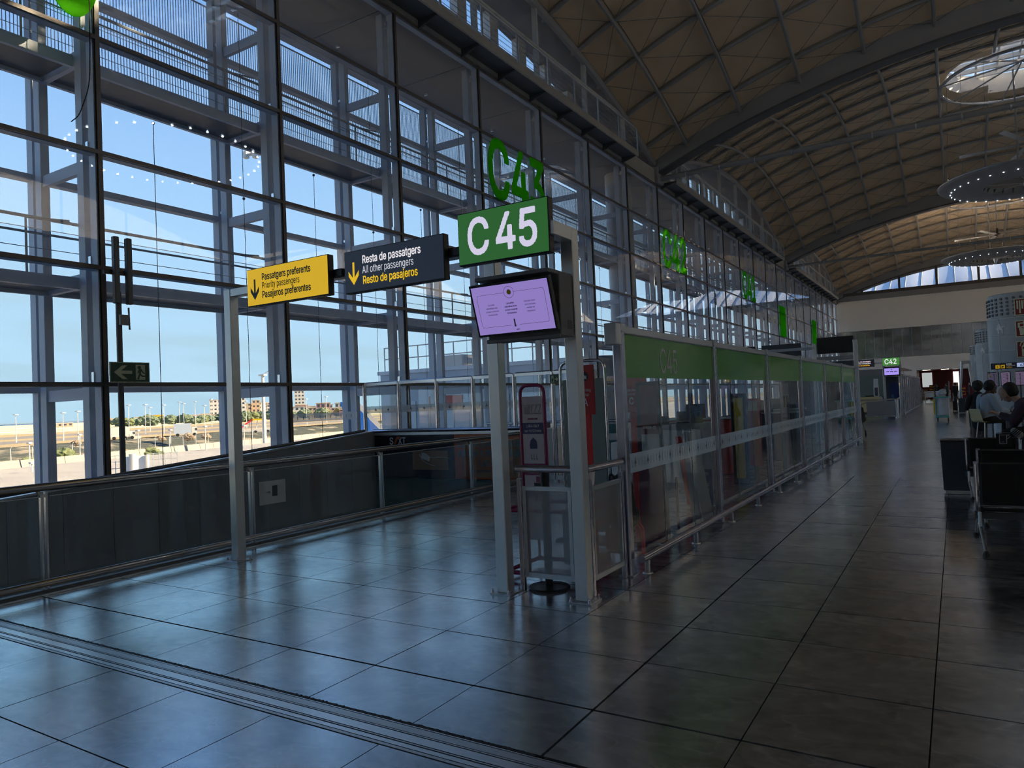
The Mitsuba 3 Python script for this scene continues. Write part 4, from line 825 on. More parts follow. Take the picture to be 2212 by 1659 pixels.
# ---------------------------------------------------------------- the portal of the next gate (its back) at the far end of the partition
p43 = thing('gate_portal', 'gate portal with a blank black screen back at the far end of the glass partition', 'gate frame')
for x in (-6.8, -3.72, -2.56): put(p43, 'post', cbox(x - .06, x + .06, 24.0, 24.12, 0, 3.08 if x > -3 else 3.04, .006), 'aluminium')
put(p43, 'beam', cbox(-6.8, -3.7, 24.0, 24.1, 2.86, 2.95, .006), 'painted_steel'); put(p43, 'beam', cbox(-3.7, -2.6, 24.02, 24.1, 2.50, 2.62, .006), 'mid_grey')
put(p43, 'screen_back', cbox(-3.66, -2.62, 24.15, 24.3, 2.72, 3.22, .01), 'black_plastic', label='blank black screen back'); put(p43, 'sign_back', cbox(-5.3, -4.1, 24.02, 24.1, 2.68, 3.10, .005), 'navy_grey'); put(p43, 'sign_back', cbox(-6.7, -5.5, 24.02, 24.1, 2.68, 3.10, .005), 'navy_grey')
put(p43, 'cross_panel', cbox(-3.64, -2.64, 24.05, 24.09, 2.2, 2.46, .005), 'navy_grey')
# ---------------------------------------------------------------- gate C42
p42 = thing('gate_portal', 'distant gate portal carrying the C42 sign', 'gate frame')
Q = 44.5
for x in (-6.9, -3.38, -2.60): put(p42, 'post', cbox(x - .06, x + .06, Q - .06, Q + .06, 0, 3.0, .006), 'satin_steel')
put(p42, 'beam', cbox(-6.9, -2.6, Q - .05, Q + .05, 2.9, 2.98, .006), 'satin_steel')
g42 = thing('gate_sign', 'green sign reading C42 on the distant gate portal', 'sign'); sign_box(g42, -3.42, -2.58, Q - .14, 2.77, 3.20, .08, (68, 128, 58)); lamp(g42, 'lettering', text('C42', (-3.33, Q - .145, 2.86), *PXN, .27, True, .82), 225, 228, 232)
b42 = thing('direction_sign', 'distant dark passengers sign left of the C42 sign, cut by the partition end', 'sign'); sign_box(b42, -4.98, -3.82, Q - .13, 2.76, 3.17, .08, (20, 22, 28))
for t, z, c in (('Resta de passatgers', 3.03, (230, 205, 215)), ('All other passengers', 2.93, (190, 190, 196)), ('Resto de pasajeros', 2.82, (235, 170, 30))): lamp(b42, 'lettering', text(t, (-4.75, Q - .135, z), *PXN, .075, True, .76), *c)
t42 = thing('information_screen', 'distant lilac screen under the C42 sign', 'screen'); put(t42, 'case', cbox(-3.36, -2.6, Q - .35, Q - .05, 2.2, 2.70, .01), 'black_plastic'); lamp(t42, 'display', box(-3.33, -2.63, Q - .356, Q - .35, 2.26, 2.62), 165, 145, 235)
put(t42, 'notice_text', join([box(x, x + .14, Q - .36, Q - .357, 2.42, 2.46) for x in (-3.24, -3.05, -2.86)] + [box(-3.0, -2.96, Q - .36, Q - .357, 2.53, 2.57)]), 'ad_blue')
bb = thing('barrier_railing', 'tubular steel railing with a shiny corner post in front of the C42 gate', 'railing')
put(bb, 'rail', join(tube([(-5.5, 41.0, .98), (-2.62, 41.0, .98)], .035, 8), tube([(-5.5, 41.0, .14), (-2.62, 41.0, .14)], .035, 8), tube([(-2.62, 41.0, .98), (-2.62, 44, 1.02)], .035, 8)), 'satin_steel', smooth=40)
for x, y in ((-2.62, 41), (-2.70, 41.3), (-2.62, 42.2)): put(bb, 'post', cbox(x - .035, x + .035, y - .035, y + .035, 0, .98, .005), 'aluminium')
put(bb, 'panel', box(-4.0, -2.7, 41.05, 41.07, .15, .9), 'mid_grey')
gp42 = thing('glass_partition', 'distant glass partition with many steel posts beyond the C42 gate', 'partition')
for i in range(12):
    y = 46 + i * 2.0; put(gp42, 'post', cbox(-2.65, -2.55, y - .05, y + .05, 0, 2.3, .006), 'chrome')
    if i < 11: put(gp42, 'pane', quad((-2.6, y + .05, .15), (-2.6, y + 1.95, .15), (-2.6, y + 1.95, 2.2), (-2.6, y + .05, 2.2)), 'clear_glass')
put(gp42, 'top_rail', cbox(-2.64, -2.56, 46, 68, 2.2, 2.28, .006), 'satin_steel'); put(gp42, 'low_rail', tube([(-2.45, 45, .15), (-2.45, 68, .15)], .035, 8), 'satin_steel', smooth=40)
c42 = thing('boarding_counter', 'cream and grey boarding desk with a white kiosk left of the C42 gate', 'counter')
put(c42, 'front', cbox(-5.4, -4.05, 49.5, 50.3, .1, 1.05, .02), 'cream'); put(c42, 'side', hull([(-4.05, 49.5, 1.05), (-4.0, 50.3, 1.05), (-3.75, 49.5, .05), (-3.7, 50.3, .05), (-4.06, 49.5, .05), (-4.06, 50.3, .05)]), 'light_grey'); put(c42, 'glass_back', box(-5.6, -3.8, 50.4, 50.45, 1.05, 2.4), 'grey_green'); put(c42, 'monitor', cbox(-4.9, -4.3, 49.9, 50.0, 1.05, 1.12, .01), 'black_plastic')
ks = thing('ticket_kiosk', 'slim white self-service kiosk on the boarding desk before the C42 gate', 'kiosk'); put(ks, 'body', cbox(-4.38, -4.10, 49.55, 49.73, 1.05, 1.75, .02), 'white_print'); put(ks, 'screen', box(-4.33, -4.15, 49.53, 49.55, 1.1, 1.6), 'dark_paint'); put(ks, 'head', cbox(-4.36, -4.12, 49.55, 49.71, 1.74, 2.15, .02), 'white_print')
bst = thing('blue_standee', 'tall dark blue airline board between the C42 gate posts', 'standee'); put(bst, 'board', box(-3.25, -2.8, 46.0, 46.05, .2, 1.85), 'sign_blue'); put(bst, 'lettering', text('RYANAIR', (-3.06, 45.99, .5), (0, 0, 1), (-1, 0, 0), .12, True, .9), 'ad_blue'); put(bst, 'foot', box(-3.2, -2.85, 45.9, 46.2, 0, .2), 'dark_paint')
pst = thing('pushchair', 'folded dark pushchair behind the end post of the glass partition', 'pushchair')
put(pst, 'seat', hull([(-3.05, 27.0, .5), (-2.75, 27.1, .95), (-2.7, 27.4, .5), (-3.0, 27.3, 1.0), (-2.85, 27.1, .35)]), 'black_cloth'); put(pst, 'frame', join(tube([(-3.1, 27, .1), (-2.8, 27.2, 1.05), (-2.65, 27.1, 1.1)], .015, 6), tube([(-2.7, 27, .1), (-2.9, 27.2, .8)], .015, 6)), 'dark_paint')
for x in (-3.1, -2.7): put(pst, 'wheel', tube([(x - .02, 27, .09), (x + .02, 27, .09)], .09, 14), 'black_plastic', smooth=40)
# grey door panels and screens on the lounge side beyond C42
bk2 = struct('trim_1')
put(bk2, 'bulkhead', cbox(XW + .3, -3.6, 57.0, 60.0, 2.35, 2.9, .02), 'mid_grey'); put(bk2, 'wall_panel', box(XW + .3, -3.6, 59.5, 59.7, 0, 2.35), 'navy_grey')
for i in range(6): lamp(bk2, 'downlight', lathe([(0, 0), (.09, 0)], 12, (-7.5 + i * .8, 57.6, 2.34)) if False else (lambda q: (q[0], q[1][:, ::-1]))(lathe([(.001, 0), (.09, 0)], 12, (-7.6 + i * .8, 57.6, 2.34))), 255, 240, 210, 3)
# ---------------------------------------------------------------- ring lamps, fans
def ring_lamp(x, y, z, ro, ri, label, fan_label, upg, dng, wc=(236, 244, 255)):
    k = thing('ring_lamp', label, 'lamp'); an = np.linspace(0, 2 * math.pi, 49)
    prof = [(ri, z + .42), (ri, z + .05), (ri + .12, z), (ro - .5, z + .10), (ro - .08, z + .30), (ro, z + .42), (ro - .15, z + .5), (ri, z + .42)]
    put(k, 'disc', lathe([(r, q) for r, q in prof][::-1], 56, (x, y, 0)), 'painted_steel' if False else 'arch_paint', smooth=30)
    put(k, 'rim', tube([(x + ro * math.cos(a), y + ro * math.sin(a), z + .42) for a in an], .045, 6, False), 'satin_steel', smooth=50)
    put(k, 'hub', lathe([(0, z - .42), (.06, z - .38), (.2, z + .05), (.2, z + .2), (0, z + .22)], 16, (x, y, 0)), 'aluminium', smooth=30)
    for q in range(6):
        a = q * math.pi / 3 + .3; put(k, 'spoke', tube([(x, y, z + .1), (x + ri * math.cos(a), y + ri * math.sin(a), z + .15)], .022, 5), 'satin_steel')
    for q in range(24):
        a = q * math.pi / 12; put(k, 'fin', hull([(x + r * math.cos(a + s), y + r * math.sin(a + s), zz) for r, zz in ((ri, z + .36), (ri, z + .12), (ri - .14, z + .36)) for s in (-.01, .01)]), 'dark_paint')
    lamp(k, 'spot', join([(lambda q: (q[0], q[1]))(box(x + (ro - .62) * math.cos(a) - .03, x + (ro - .62) * math.cos(a) + .03, y + (ro - .62) * math.sin(a) - .03, y + (ro - .62) * math.sin(a) + .03, z + .05, z + .075)) for a in np.linspace(0, 2 * math.pi, 36, False)]), 215, 230, 245, dng, label='tiny white spots round the underside')
    zt = float(zc(4, y))
    put(k, 'rod', tube([(x - .35, y, z + .2), (x - .35, y, zt - .3)], .045, 8), 'truss_paint', smooth=40)
    for q in range(18):
        a = q * math.pi / 9; put(k, 'cable', tube([(x + (ro - .3) * math.cos(a), y + (ro - .3) * math.sin(a), z + .45), (4 + 3.9 * math.cos(a), y + 3.9 * math.sin(a), zt - .7)], .008, 3), 'truss_paint')
    for q in range(8):
        a = q * math.pi / 4 + .35; fx, fy = x + (ro - .45) * math.cos(a), y + (ro - .45) * math.sin(a)
        put(k, 'floodlight', cbox(fx - .16, fx + .16, fy - .12, fy + .12, z + .46, z + .62, .01), 'light_grey'); lamp(k, 'floodlight_lens', quad((fx - .14, fy - .1, z + .625), (fx + .14, fy - .1, z + .625), (fx + .14, fy + .1, z + .625), (fx - .14, fy + .1, z + .625)), *wc, upg, label='uplight shining onto the ceiling')
    f = thing('ceiling_fan', fan_label, 'fan'); fx, fz = x + .25, z + 2.3
    put(f, 'rod', tube([(fx, y, fz), (fx, y, zt - .3)], .04, 8), 'truss_paint', smooth=40); put(f, 'motor', lathe([(0, fz - .15), (.22, fz - .05), (.24, fz + .1), (.08, fz + .15), (.07, fz + .6), (0, fz + .6)], 16, (fx, y, 0)), 'black_plastic', smooth=30)
    for q in range(5):
        a = q * 2 * math.pi / 5 + .5; d = np.array([math.cos(a), math.sin(a), 0]); s = np.array([-math.sin(a), math.cos(a), .25]); c0 = np.array([fx, y, fz])
        put(f, 'blade', hull([c0 + d * .2 + s * w + np.array([0, 0, h]) for w in (-.1, .1) for h in (0, .02)] + [c0 + d * 3.4 + s * w + np.array([0, 0, h]) for w in (-.16, .16) for h in (0, .02)]), 'truss_paint')
ring_lamp(3.9, 18.3, 12.55, 4.3, 2.1, 'grey disc lamp overhead, just out of view at the top right', 'ceiling fan overhead, just out of view', 170, 150)
ring_lamp(3.9, 49.3, 12.55, 4.3, 2.1, 'large grey disc lamp with a hole hanging beyond the nearest arch', 'ceiling fan with long grey blades above the nearer disc lamp', 34, 6)
ring_lamp(3.6, 80.0, 12.9, 4.3, 2.0, 'far disc lamp hanging in front of the end windows', 'far ceiling fan above the disc lamp at the end windows', 330, 7, (255, 230, 200))
# ---------------------------------------------------------------- round columns with signs
def pict_frame(k, a0, a1, z0, z1, cx, cy, r, kind):
    def P(a, o): return (cx + (r + o) * math.cos(a), cy + (r + o) * math.sin(a))
    xa, ya = P(a0, .02); xb, yb = P(a1, .02); o = np.array([xa, ya, z0]); e = np.array([xb - xa, yb - ya, 0]); w = np.linalg.norm(e); rt = e / w; up = np.array([0, 0, 1.0]); h = z1 - z0
    def plate(x0, x1, y0, y1, d0, d1):
        nn = np.cross(rt, up); return hull([o + rt * x + up * y + nn * d for x in (x0, x1) for y in (y0, y1) for d in (d0, d1)])
    put(k, 'plate', plate(0, w, 0, h, -.03, .01), 'glow_green'); put(k, 'plate_face', plate(.025, w - .025, .025, h - .025, .01, .014), 'extinguisher_red', label='dark red sign face')
    def glyph(poly, sx, sy, s): return prism([(px * s, py * s) for px, py in poly], o + rt * sx + up * sy + np.cross(rt, up) * .014, rt, up, .003)
    if kind == 'hose': put(k, 'glyph', join([plate(.06 + i * .055, .095 + i * .055, .18 - (.12 if i == 1 else 0), h - .06, .014, .018) for i in range(int((w - .1) / .055))]), 'glow_green')
    elif kind == 'button': put(k, 'glyph', join(plate(.06, .24, h - .2, h - .06, .014, .018), glyph([(0, 0), (.30, 0), (.34, .12), (.32, .2), (.16, .22), (.14, .40), (.09, .40), (.09, .18), (.02, .24), (-.02, .2), (.0, .1)], .10, .05, .95)), 'glow_green'); put(k, 'glyph', plate(.11, .19, h - .165, h - .095, .018, .021), 'extinguisher_red')
    else: put(k, 'glyph', join(glyph([(0, 0), (.24, 0), (.24, .28), (.2, .34), (.2, .4), (.04, .4), (.04, .34), (0, .28)], .12, .04, .95), glyph([(-.05, .30), (-.02, .40), (.06, .46), (.16, .46), (.16, .42), (.06, .42), (.0, .37), (-.02, .30)], .12, .04, .95)), 'glow_green'); put(k, 'glyph', plate(.14, .32, .24, .29, .018, .021), 'extinguisher_red')
SEAT = [(0, 0), (.05, 0), (.07, .22), (.26, .22), (.28, 0), (.36, 0), (.36, .30), (.22, .33), (.22, .36), (.40, .36), (.40, .40), (.22, .42), (.16, .62), (.06, .62), (-.02, .50), (-.03, .34), (-.08, .34), (-.10, .26), (-.02, .20)]
def column(cx, cy, r, label, top=4.08):
    k = thing('round_column', label, 'column')
    put(k, 'shaft', lathe([(r, 0), (r, 3.40), (r - .012, 3.40)], 48, (cx, cy, 0)), 'column_grey', smooth=35)
    put(k, 'vent_drum', lathe([(r - .03, 3.40), (r - .03, top), (r - .06, top + .02), (0, top + .02)], 48, (cx, cy, 0)), 'column_grey', smooth=35)
    put(k, 'drum_band', lathe([(r + .012, 3.38), (r + .015, 3.41), (r - .02, 3.425)], 48, (cx, cy, 0)), 'light_grey', smooth=35)
    for z in (2.93, 2.48, 2.04, 1.6, 1.16): put(k, 'joint_bead', lathe([(r, z - .012), (r + .008, z), (r, z + .012)], 48, (cx, cy, 0)), 'light_grey', smooth=35)
    for a in np.linspace(0, 2 * math.pi, 8, False) - 1.62: put(k, 'vertical_bead', tube([(cx + r * math.cos(a), cy + r * math.sin(a), 1.2), (cx + r * math.cos(a), cy + r * math.sin(a), 3.38)], .012, 5), 'light_grey')
    for i in range(5):
        for j in range(15):
            a = -math.pi * (.22 + .80 * j / 14) - .0; z = 3.52 + i * .107; d = np.array([math.cos(a), math.sin(a), 0]); c = np.array([cx, cy, z]) + d * (r - .035)
            put(k, 'vent_nozzle', join(tube([c, c + d * .035], .036, 10), ), 'dark_paint') if (i * 15 + j) % 1 == 0 else None
    a0 = -math.pi * .76
    for poly in (SEAT,):
        e = np.array([-math.sin(a0), math.cos(a0), 0]); o = np.array([cx, cy, 0]) + np.array([math.cos(a0), math.sin(a0), 0]) * (r + .004); o[2] = 2.98
        head = [( .07 + .055 * math.cos(t), .71 + .06 * math.sin(t)) for t in np.linspace(0, 2 * math.pi, 14, False)]
        put(k, 'pictogram', join(*[prism([(px * .46 - .05, py * .46) for px, py in q], o, e, (0, 0, 1), .004) for q in (SEAT, head, [(.40, .38), (.52, .38), (.56, .66), (.53, .66), (.49, .41), (.40, .41)])]), 'white_print', label='white seated figure with a laptop')
    b0, b1 = -math.pi / 2 - .36, -math.pi / 2 + .10
    pict_frame(k, b0, b1, 3.43, 3.90, cx, cy, r, 'hose'); pict_frame(k, b0, b1, 2.83, 3.29, cx, cy, r, 'button'); pict_frame(k, b0, b1, 2.26, 2.72, cx, cy, r, 'extinguisher')
    return k
column(1.80, 25.3, .96, 'nearest grey round column with a perforated drum and red fire signs at the right edge')
column(1.78, 40.5, .96, 'second grey round column with fire signs, half behind the nearest column')
column(1.78, 56.0, .96, 'third column, only its red fire signs showing left of the second column')
# departures sign and boards
ds = thing('departures_sign', 'dark departures sign with yellow symbols in front of the nearest column', 'sign')
put(ds, 'case', cbox(.79, 1.75, 23.0, 23.08, 1.95, 2.11, .004), 'navy_grey'); lamp(ds, 'symbol', join(box(.89, .985, 22.993, 23.0, 1.965, 2.06), box(1.005, 1.10, 22.993, 23.0, 1.965, 2.06)), 150, 118, 20, label='yellow symbol squares')
put(ds, 'symbol_mark', join(text('i', (.925, 22.99, 1.98), *PXN, .06, True), prism([(0, 0), (.02, .0), (.06, .03), (.07, .045), (.055, .05), (.04, .04), (.01, .05), (.0, .045), (.02, .03)], (1.015, 22.99, 1.985), *PXN, .003)), 'gasket')
for t, z, c in (('Eixides', 2.06, (170, 170, 170)), ('Departures', 2.02, (110, 110, 112)), ('Salidas', 1.975, (140, 110, 22))): lamp(ds, 'lettering', text(t, (1.125, 22.99, z), *PXN, .032, False, .85), *c)
lamp(ds, 'gate_panel', box(1.36, 1.60, 22.992, 23.0, 1.985, 2.09), 150, 165, 205); put(ds, 'lettering', text('63', (1.42, 22.988, 2.005), *PXN, .065, True, .9), 'sign_blue')
for x in (.92, 1.30, 1.62): put(ds, 'stub', cbox(x - .02, x + .02, 23.02, 23.06, 1.55, 1.95, .004), 'light_grey')
fb = thing('flight_boards', 'row of lit flight boards under the departures sign', 'screens'); FX = .71
for i, (x0, x1, c) in enumerate(((.71, .96, (70, 66, 88)), (1.0, 1.22, (96, 84, 108)), (1.28, 1.55, (96, 84, 108)))):
    put(fb, 'case', cbox(x0, x1, 23.1, 23.16, 1.5, 1.88, .004), 'navy'); lamp(fb, 'screen', box(x0 + .01, x1 - .02, 23.094, 23.1, 1.52, 1.86), *c)
    put(fb, 'row', join([box(x0 + .03, x1 - .05, 23.09, 23.094, 1.54 + .028 * q, 1.545 + .028 * q) for q in range(11)] + [box(x0 + .13, x0 + .15, 23.089, 23.094, 1.53 + .04 * q, 1.55 + .04 * q) for q in range(8)]), 'gasket')
put(fb, 'symbol', join(box(.73, .77, 23.088, 23.094, 1.82, 1.855), box(.74, .79, 23.088, 23.094, 1.75, 1.79)), 'yellow')
put(fb, 'leg', join(box(.74, .78, 23.12, 23.16, 0, 1.5), box(1.4, 1.44, 23.12, 23.16, 0, 1.5)), 'dark_paint')
# ---------------------------------------------------------------- litter bin, benches
bn = thing('litter_bin', 'tall dark litter bin standing left of the black benches', 'bin')
def taper(x0, x1, y0, y1, z0, z1, t): return hull([(x0 + t, y0 + t, z0), (x1 - t, y0 + t, z0), (x1 - t, y1 - t, z0), (x0 + t, y1 - t, z0), (x0, y0, z1), (x1, y0, z1), (x1, y1, z1), (x0, y1, z1)])
put(bn, 'plinth', cbox(-.22, .09, 12.33, 12.72, 0, .06, .005), 'satin_steel'); put(bn, 'body', taper(-.25, .105, 12.3, 12.75, .06, .765, .012), 'navy_grey'); put(bn, 'lid', cbox(-.255, .11, 12.295, 12.755, .765, .79, .004), 'black_plastic'); put(bn, 'opening', cbox(-.15, .0, 12.45, 12.6, .788, .793, .001), 'gasket')
def bench(y, x0, n, label, zo=0.0, back=True):
    k = thing('bench', label, 'bench'); w = .62
    put(k, 'beam', cbox(x0 - .02, x0 + n * w + .05, y + .14, y + .22, .27, .34, .006), 'dark_paint')
    for q in range(2):
        xx = x0 + .02 + q * (n * w - .1)
        put(k, 'leg', join(tube([(xx, y - .02, .36), (xx, y - .05, .22)], .017, 10), tube([(xx, y - .05, .22), (xx + .03, y - .34, .03)], .015, 10), tube([(xx, y + .4, .33), (xx - .01, y + .5, .22)], .017, 10), tube([(xx - .01, y + .5, .22), (xx - .03, y + .72, .03)], .015, 10), tube([(xx, y - .02, .33), (xx, y + .42, .33)], .017, 8)), 'satin_steel', smooth=40)
        put(k, 'glide', join(lathe([(.012, .05), (.028, .02), (.03, 0)], 12, (xx + .03, y - .34, 0)), lathe([(.012, .05), (.028, .02), (.03, 0)], 12, (xx - .03, y + .72, 0))), 'black_plastic', smooth=40)
    for i in range(n):
        a, b = x0 + i * w + .03, x0 + (i + 1) * w - .02; s = math.tan(math.radians(14))
        put(k, 'backrest', hull([(x, y - .02 + dy - (z - .42) * s * .8, z) for x in (a + .02, b - .02) for z in (.44, .83) for dy in (-.022, .022)] + [(x, y - .02 - (z - .42) * s * .8, z) for x in (a, b) for z in (.43, .845)]), 'black_leather')
        put(k, 'seat', hull([(x, yy, z) for x in (a, b) for yy, z in ((y + .02, .41), (y + .5, .45), (y + .02, .36), (y + .5, .39))] + [(x, y + .54, .43) for x in (a + .03, b - .03)]), 'black_leather')
        put(k, 'seat_roll', tube([(a + .02, y, .385), (b - .02, y, .385)], .025, 8), 'black_leather', smooth=40)
    for i in range(n + 1):
        a = x0 + i * w
        put(k, 'side_frame', join(tube(rnd([(a, y - .115, .845), (a, y - .02, .44), (a, y + .03, .36), (a, y + .5, .40)], .05), .012, 8)), 'chrome', smooth=40)
        put(k, 'corner_cap', cbox(a - .012, a + .03, y - .135, y - .105, .835, .855, .003), 'chrome')
    return k
b1 = bench(8.32, .105, 3, 'nearest black leather bench with chrome legs at the lower right')
b2 = bench(9.95, .155, 3, 'second black bench row behind the nearest bench')
for kk in [k for k in scene if k.startswith(b2 + '__')]: pass
b3 = bench(12.1, .06, 3, 'third black bench row with a white charging symbol on its back')
put(b3, 'charging_plate', box(.42, .60, 11.955, 11.965, .72, .90), 'black_plastic'); 
def outline(poly, r, y): return tube([(x, y, z) for x, z in poly + poly[:1]], r, 4)
put(b3, 'charging_symbol', join(outline([(.46, .76), (.54, .76), (.54, .88), (.46, .88)], .004, 11.95), outline([(.54, .845), (.555, .88), (.575, .885), (.565, .865), (.585, .86), (.55, .825)], .003, 11.95), outline([(.485, .865), (.515, .865)], .002, 11.95), outline([(.49, .78), (.51, .78), (.51, .79), (.49, .79)], .002, 11.95)), 'light_grey', label='white line symbol of a charging telephone')
put(b3, 'charging_bar', tube([(.425, 11.955, .91), (.595, 11.955, .91)], .004, 6), 'chrome')
# dark waste units behind the benches, plinth with an A shaped glass display
for (x0, x1, y0, y1, h, lb) in ((.38, .72, 26.0, 26.6, .95, 'dark blue-grey waste unit left of the man in the denim jacket'), (.30, .66, 30.5, 31.1, 1.05, 'taller dark waste unit behind the first one')):
    u = thing('waste_unit', lb, 'bin'); put(u, 'body', taper(x0, x1, y0, y1, .05, h, .015), 'navy_grey'); put(u, 'lid', cbox(x0 - .01, x1 + .01, y0 - .01, y1 + .01, h, h + .03, .006), 'dark_paint'); put(u, 'plinth', cbox(x0 + .03, x1 - .03, y0 + .03, y1 - .03, 0, .05, .004), 'dark_paint')
af = thing('display_frame', 'tall A-shaped steel frame standing on a grey plinth down the concourse', 'display stand')
put(af, 'plinth', cbox(.02, .34, 46.5, 47.0, .06, .82, .01), 'navy_grey'); put(af, 'plinth_base', cbox(.02, .34, 46.5, 47.0, 0, .06, .01), 'light_grey')
put(af, 'leg', join(tube([(.10, 46.7, .82), (.28, 46.8, 2.82)], .06, 10), tube([(.14, 46.9, .82), (.33, 46.95, 2.80)], .03, 8)), 'satin_steel', smooth=40); put(af, 'leg', join(tube([(.72, 46.7, 1.4), (.58, 46.8, 2.8)], .055, 10), tube([(.80, 46.9, 1.4), (.64, 46.95, 2.85)], .05, 8)), 'satin_steel', smooth=40); put(af, 'cap', cbox(.24, .66, 46.7, 46.95, 2.72, 2.86, .02), 'satin_steel'); put(af, 'brace', bar((.2, 46.8, 2.45), (.66, 46.8, 2.45), .05), 'satin_steel')
rdb = single('red_display_box', 'dark red display box at the foot of the A-shaped frame', 'box', cbox(.55, .86, 46.2, 46.6, 0, 1.45, .015), 'dark_red')
# cleaning cart
ct = thing('cleaning_cart', 'turquoise cleaning trolley with a big translucent rubbish bag in the walkway', 'trolley')
sack = m3.Manifold.batch_hull([m3.Manifold.cylinder(.02, .21, .21, 24).translate((-.60, 37.5, 1.02)), m3.Manifold.sphere(.27, 24).translate((-.58, 37.5, .5)), m3.Manifold.cylinder(.02, .24, .24, 24).translate((-.58, 37.5, .26))]).refine_to_length(.045).to_mesh()
v = np.array(sack.vert_properties[:, :3]); d = v - [-.59, 37.5, .6]; d[:, 2] = 0; d /= np.linalg.norm(d, axis=1, keepdims=True) + 1e-9
v = v + d * (meshkit.fbm(v * np.array([14, 14, 5]), 3)[:, None] - .5) * .09; put(ct, 'rubbish_bag', (v, np.array(sack.tri_verts)), 'bag_plastic', smooth=True)
sack = m3.Manifold.batch_hull([m3.Manifold.sphere(.20, 20).scale((1, 1, .6)).translate((-.62, 37.5, 1.22)), m3.Manifold.sphere(.14, 20).scale((1, 1, .5)).translate((-.56, 37.5, 1.34))]).refine_to_length(.04).to_mesh()
v = np.array(sack.vert_properties[:, :3]); v = v + (meshkit.fbm(v * 12, 3)[:, None] - .5) * .10; put(ct, 'folded_bag', (v, np.array(sack.tri_verts)), 'bag_plastic', smooth=True, label='crumpled pale bag on top')
put(ct, 'top_frame', tube(rnd([(-.88, 37.2, 1.05), (-.32, 37.2, 1.05), (-.32, 37.8, 1.05), (-.88, 37.8, 1.05), (-.88, 37.2, 1.05)], .06, 4), .025, 8), 'turquoise', smooth=40); put(ct, 'base', cbox(-.86, -.34, 37.2, 37.8, .16, .22, .02), 'turquoise')
for x in (-.86, -.34): put(ct, 'upright', join(tube([(x, 37.22, .2), (x, 37.22, 1.05)], .015, 6), tube([(x, 37.78, .2), (x, 37.78, 1.05)], .015, 6)), 'turquoise' if x < -.5 else 'satin_steel')
for x in (-.80, -.40):
    for y in (37.26, 37.74): put(ct, 'wheel', tube([(x - .02, y, .07), (x + .02, y, .07)], .07, 14), 'black_plastic', smooth=40); put(ct, 'fork', box(x - .015, x + .015, y - .02, y + .02, .07, .17), 'mid_grey')
put(ct, 'broom_handle', tube([(-.34, 37.7, .3), (-.30, 37.72, 1.75)], .014, 6), 'light_grey'); put(ct, 'side_bag', cbox(-.94, -.88, 37.3, 37.6, .3, 1.0, .02), 'yellow', label='yellow side pocket')
sc_ = thing('suitcase', 'small black suitcase on the floor right of the cleaning trolley', 'suitcase'); put(sc_, 'shell', cbox(-.27, -.03, 49.9, 50.1, .06, .62, .03), 'black_cloth'); put(sc_, 'handle', tube(rnd([(-.22, 50.08, .62), (-.22, 50.08, .85), (-.08, 50.08, .85), (-.08, 50.08, .62)], .03), .008, 6), 'mid_grey')
for x in (-.25, -.05): put(sc_, 'wheel', tube([(x - .015, 50, .03), (x + .015, 50, .03)], .03, 10), 'black_plastic')
# ---------------------------------------------------------------- people
def body(bones, ref=.02, smooth_n=10):
    parts = []
    for a, ra, b, rb in bones:
        parts.append(m3.Manifold.batch_hull([m3.Manifold.sphere(ra, 14).translate(tuple(map(float, a))), m3.Manifold.sphere(rb, 14).translate(tuple(map(float, b)))]))
    m = m3.Manifold.batch_boolean(parts, m3.OpType.Add).refine_to_length(ref).to_mesh()
    t = trimesh.Trimesh(np.array(m.vert_properties[:, :3]), np.array(m.tri_verts), process=True)
    trimesh.smoothing.filter_taubin(t, iterations=smooth_n); return np.array(t.vertices), np.array(t.faces)
def frame_at(o, yaw, s=1.0):
    c, n_ = math.cos(math.radians(yaw)), math.sin(math.radians(yaw)); o = np.asarray(o, float)
    return lambda x, y, z: o + s * np.array([c * x - n_ * y, n_ * x + c * y, z])
def hand(F, w, d, up, r=.010):      # palm with four unequal curled fingers and a thumb
    w, d, up = (np.asarray(q, float) for q in (w, d, up)); d = d / np.linalg.norm(d); s = np.cross(d, up); s /= np.linalg.norm(s); bn_ = [(w, .026, w + d * .07, .03)]
    for i, L in enumerate((.055, .068, .072, .060)):
        b = w + d * .075 + s * (-.03 + .02 * i); m_ = b + d * L * .55 - up * .008; e = m_ + d * L * .3 - up * .03; bn_ += [(b, r, m_, r * .92), (m_, r * .92, e, r * .8)]
    b = w + d * .025 + s * .034; bn_ += [(b, .013, b + d * .04 + s * .022 - up * .012, .0105), (b + d * .04 + s * .022 - up * .012, .0105, b + d * .07 + s * .012 - up * .02, .009)]
    return [(F(*a), ra, F(*b), rb) for a, ra, b, rb in bn_]
def face(k, F, hc, fd, skin, s=1.0):  # eyes and mouth on a head whose centre is hc and which looks along fd (both local)
    fd = np.asarray(fd, float) / np.linalg.norm(fd); sd = np.cross([0, 0, 1], fd); sd /= np.linalg.norm(sd); ud = np.cross(fd, sd); hc = np.asarray(hc, float)
    put(k, 'eyes', join([ball(F(*(hc + fd * .088 + sd * .031 * q + ud * .012)), .011) for q in (-1, 1)]), 'white_print'); put(k, 'pupils', join([ball(F(*(hc + fd * .097 + sd * .031 * q + ud * .011)), .0055) for q in (-1, 1)]), 'gasket')
    put(k, 'mouth', tube([F(*(hc + fd * .090 + sd * q - ud * .058)) for q in (-.022, 0, .022)], .006, 6), 'dark_red')
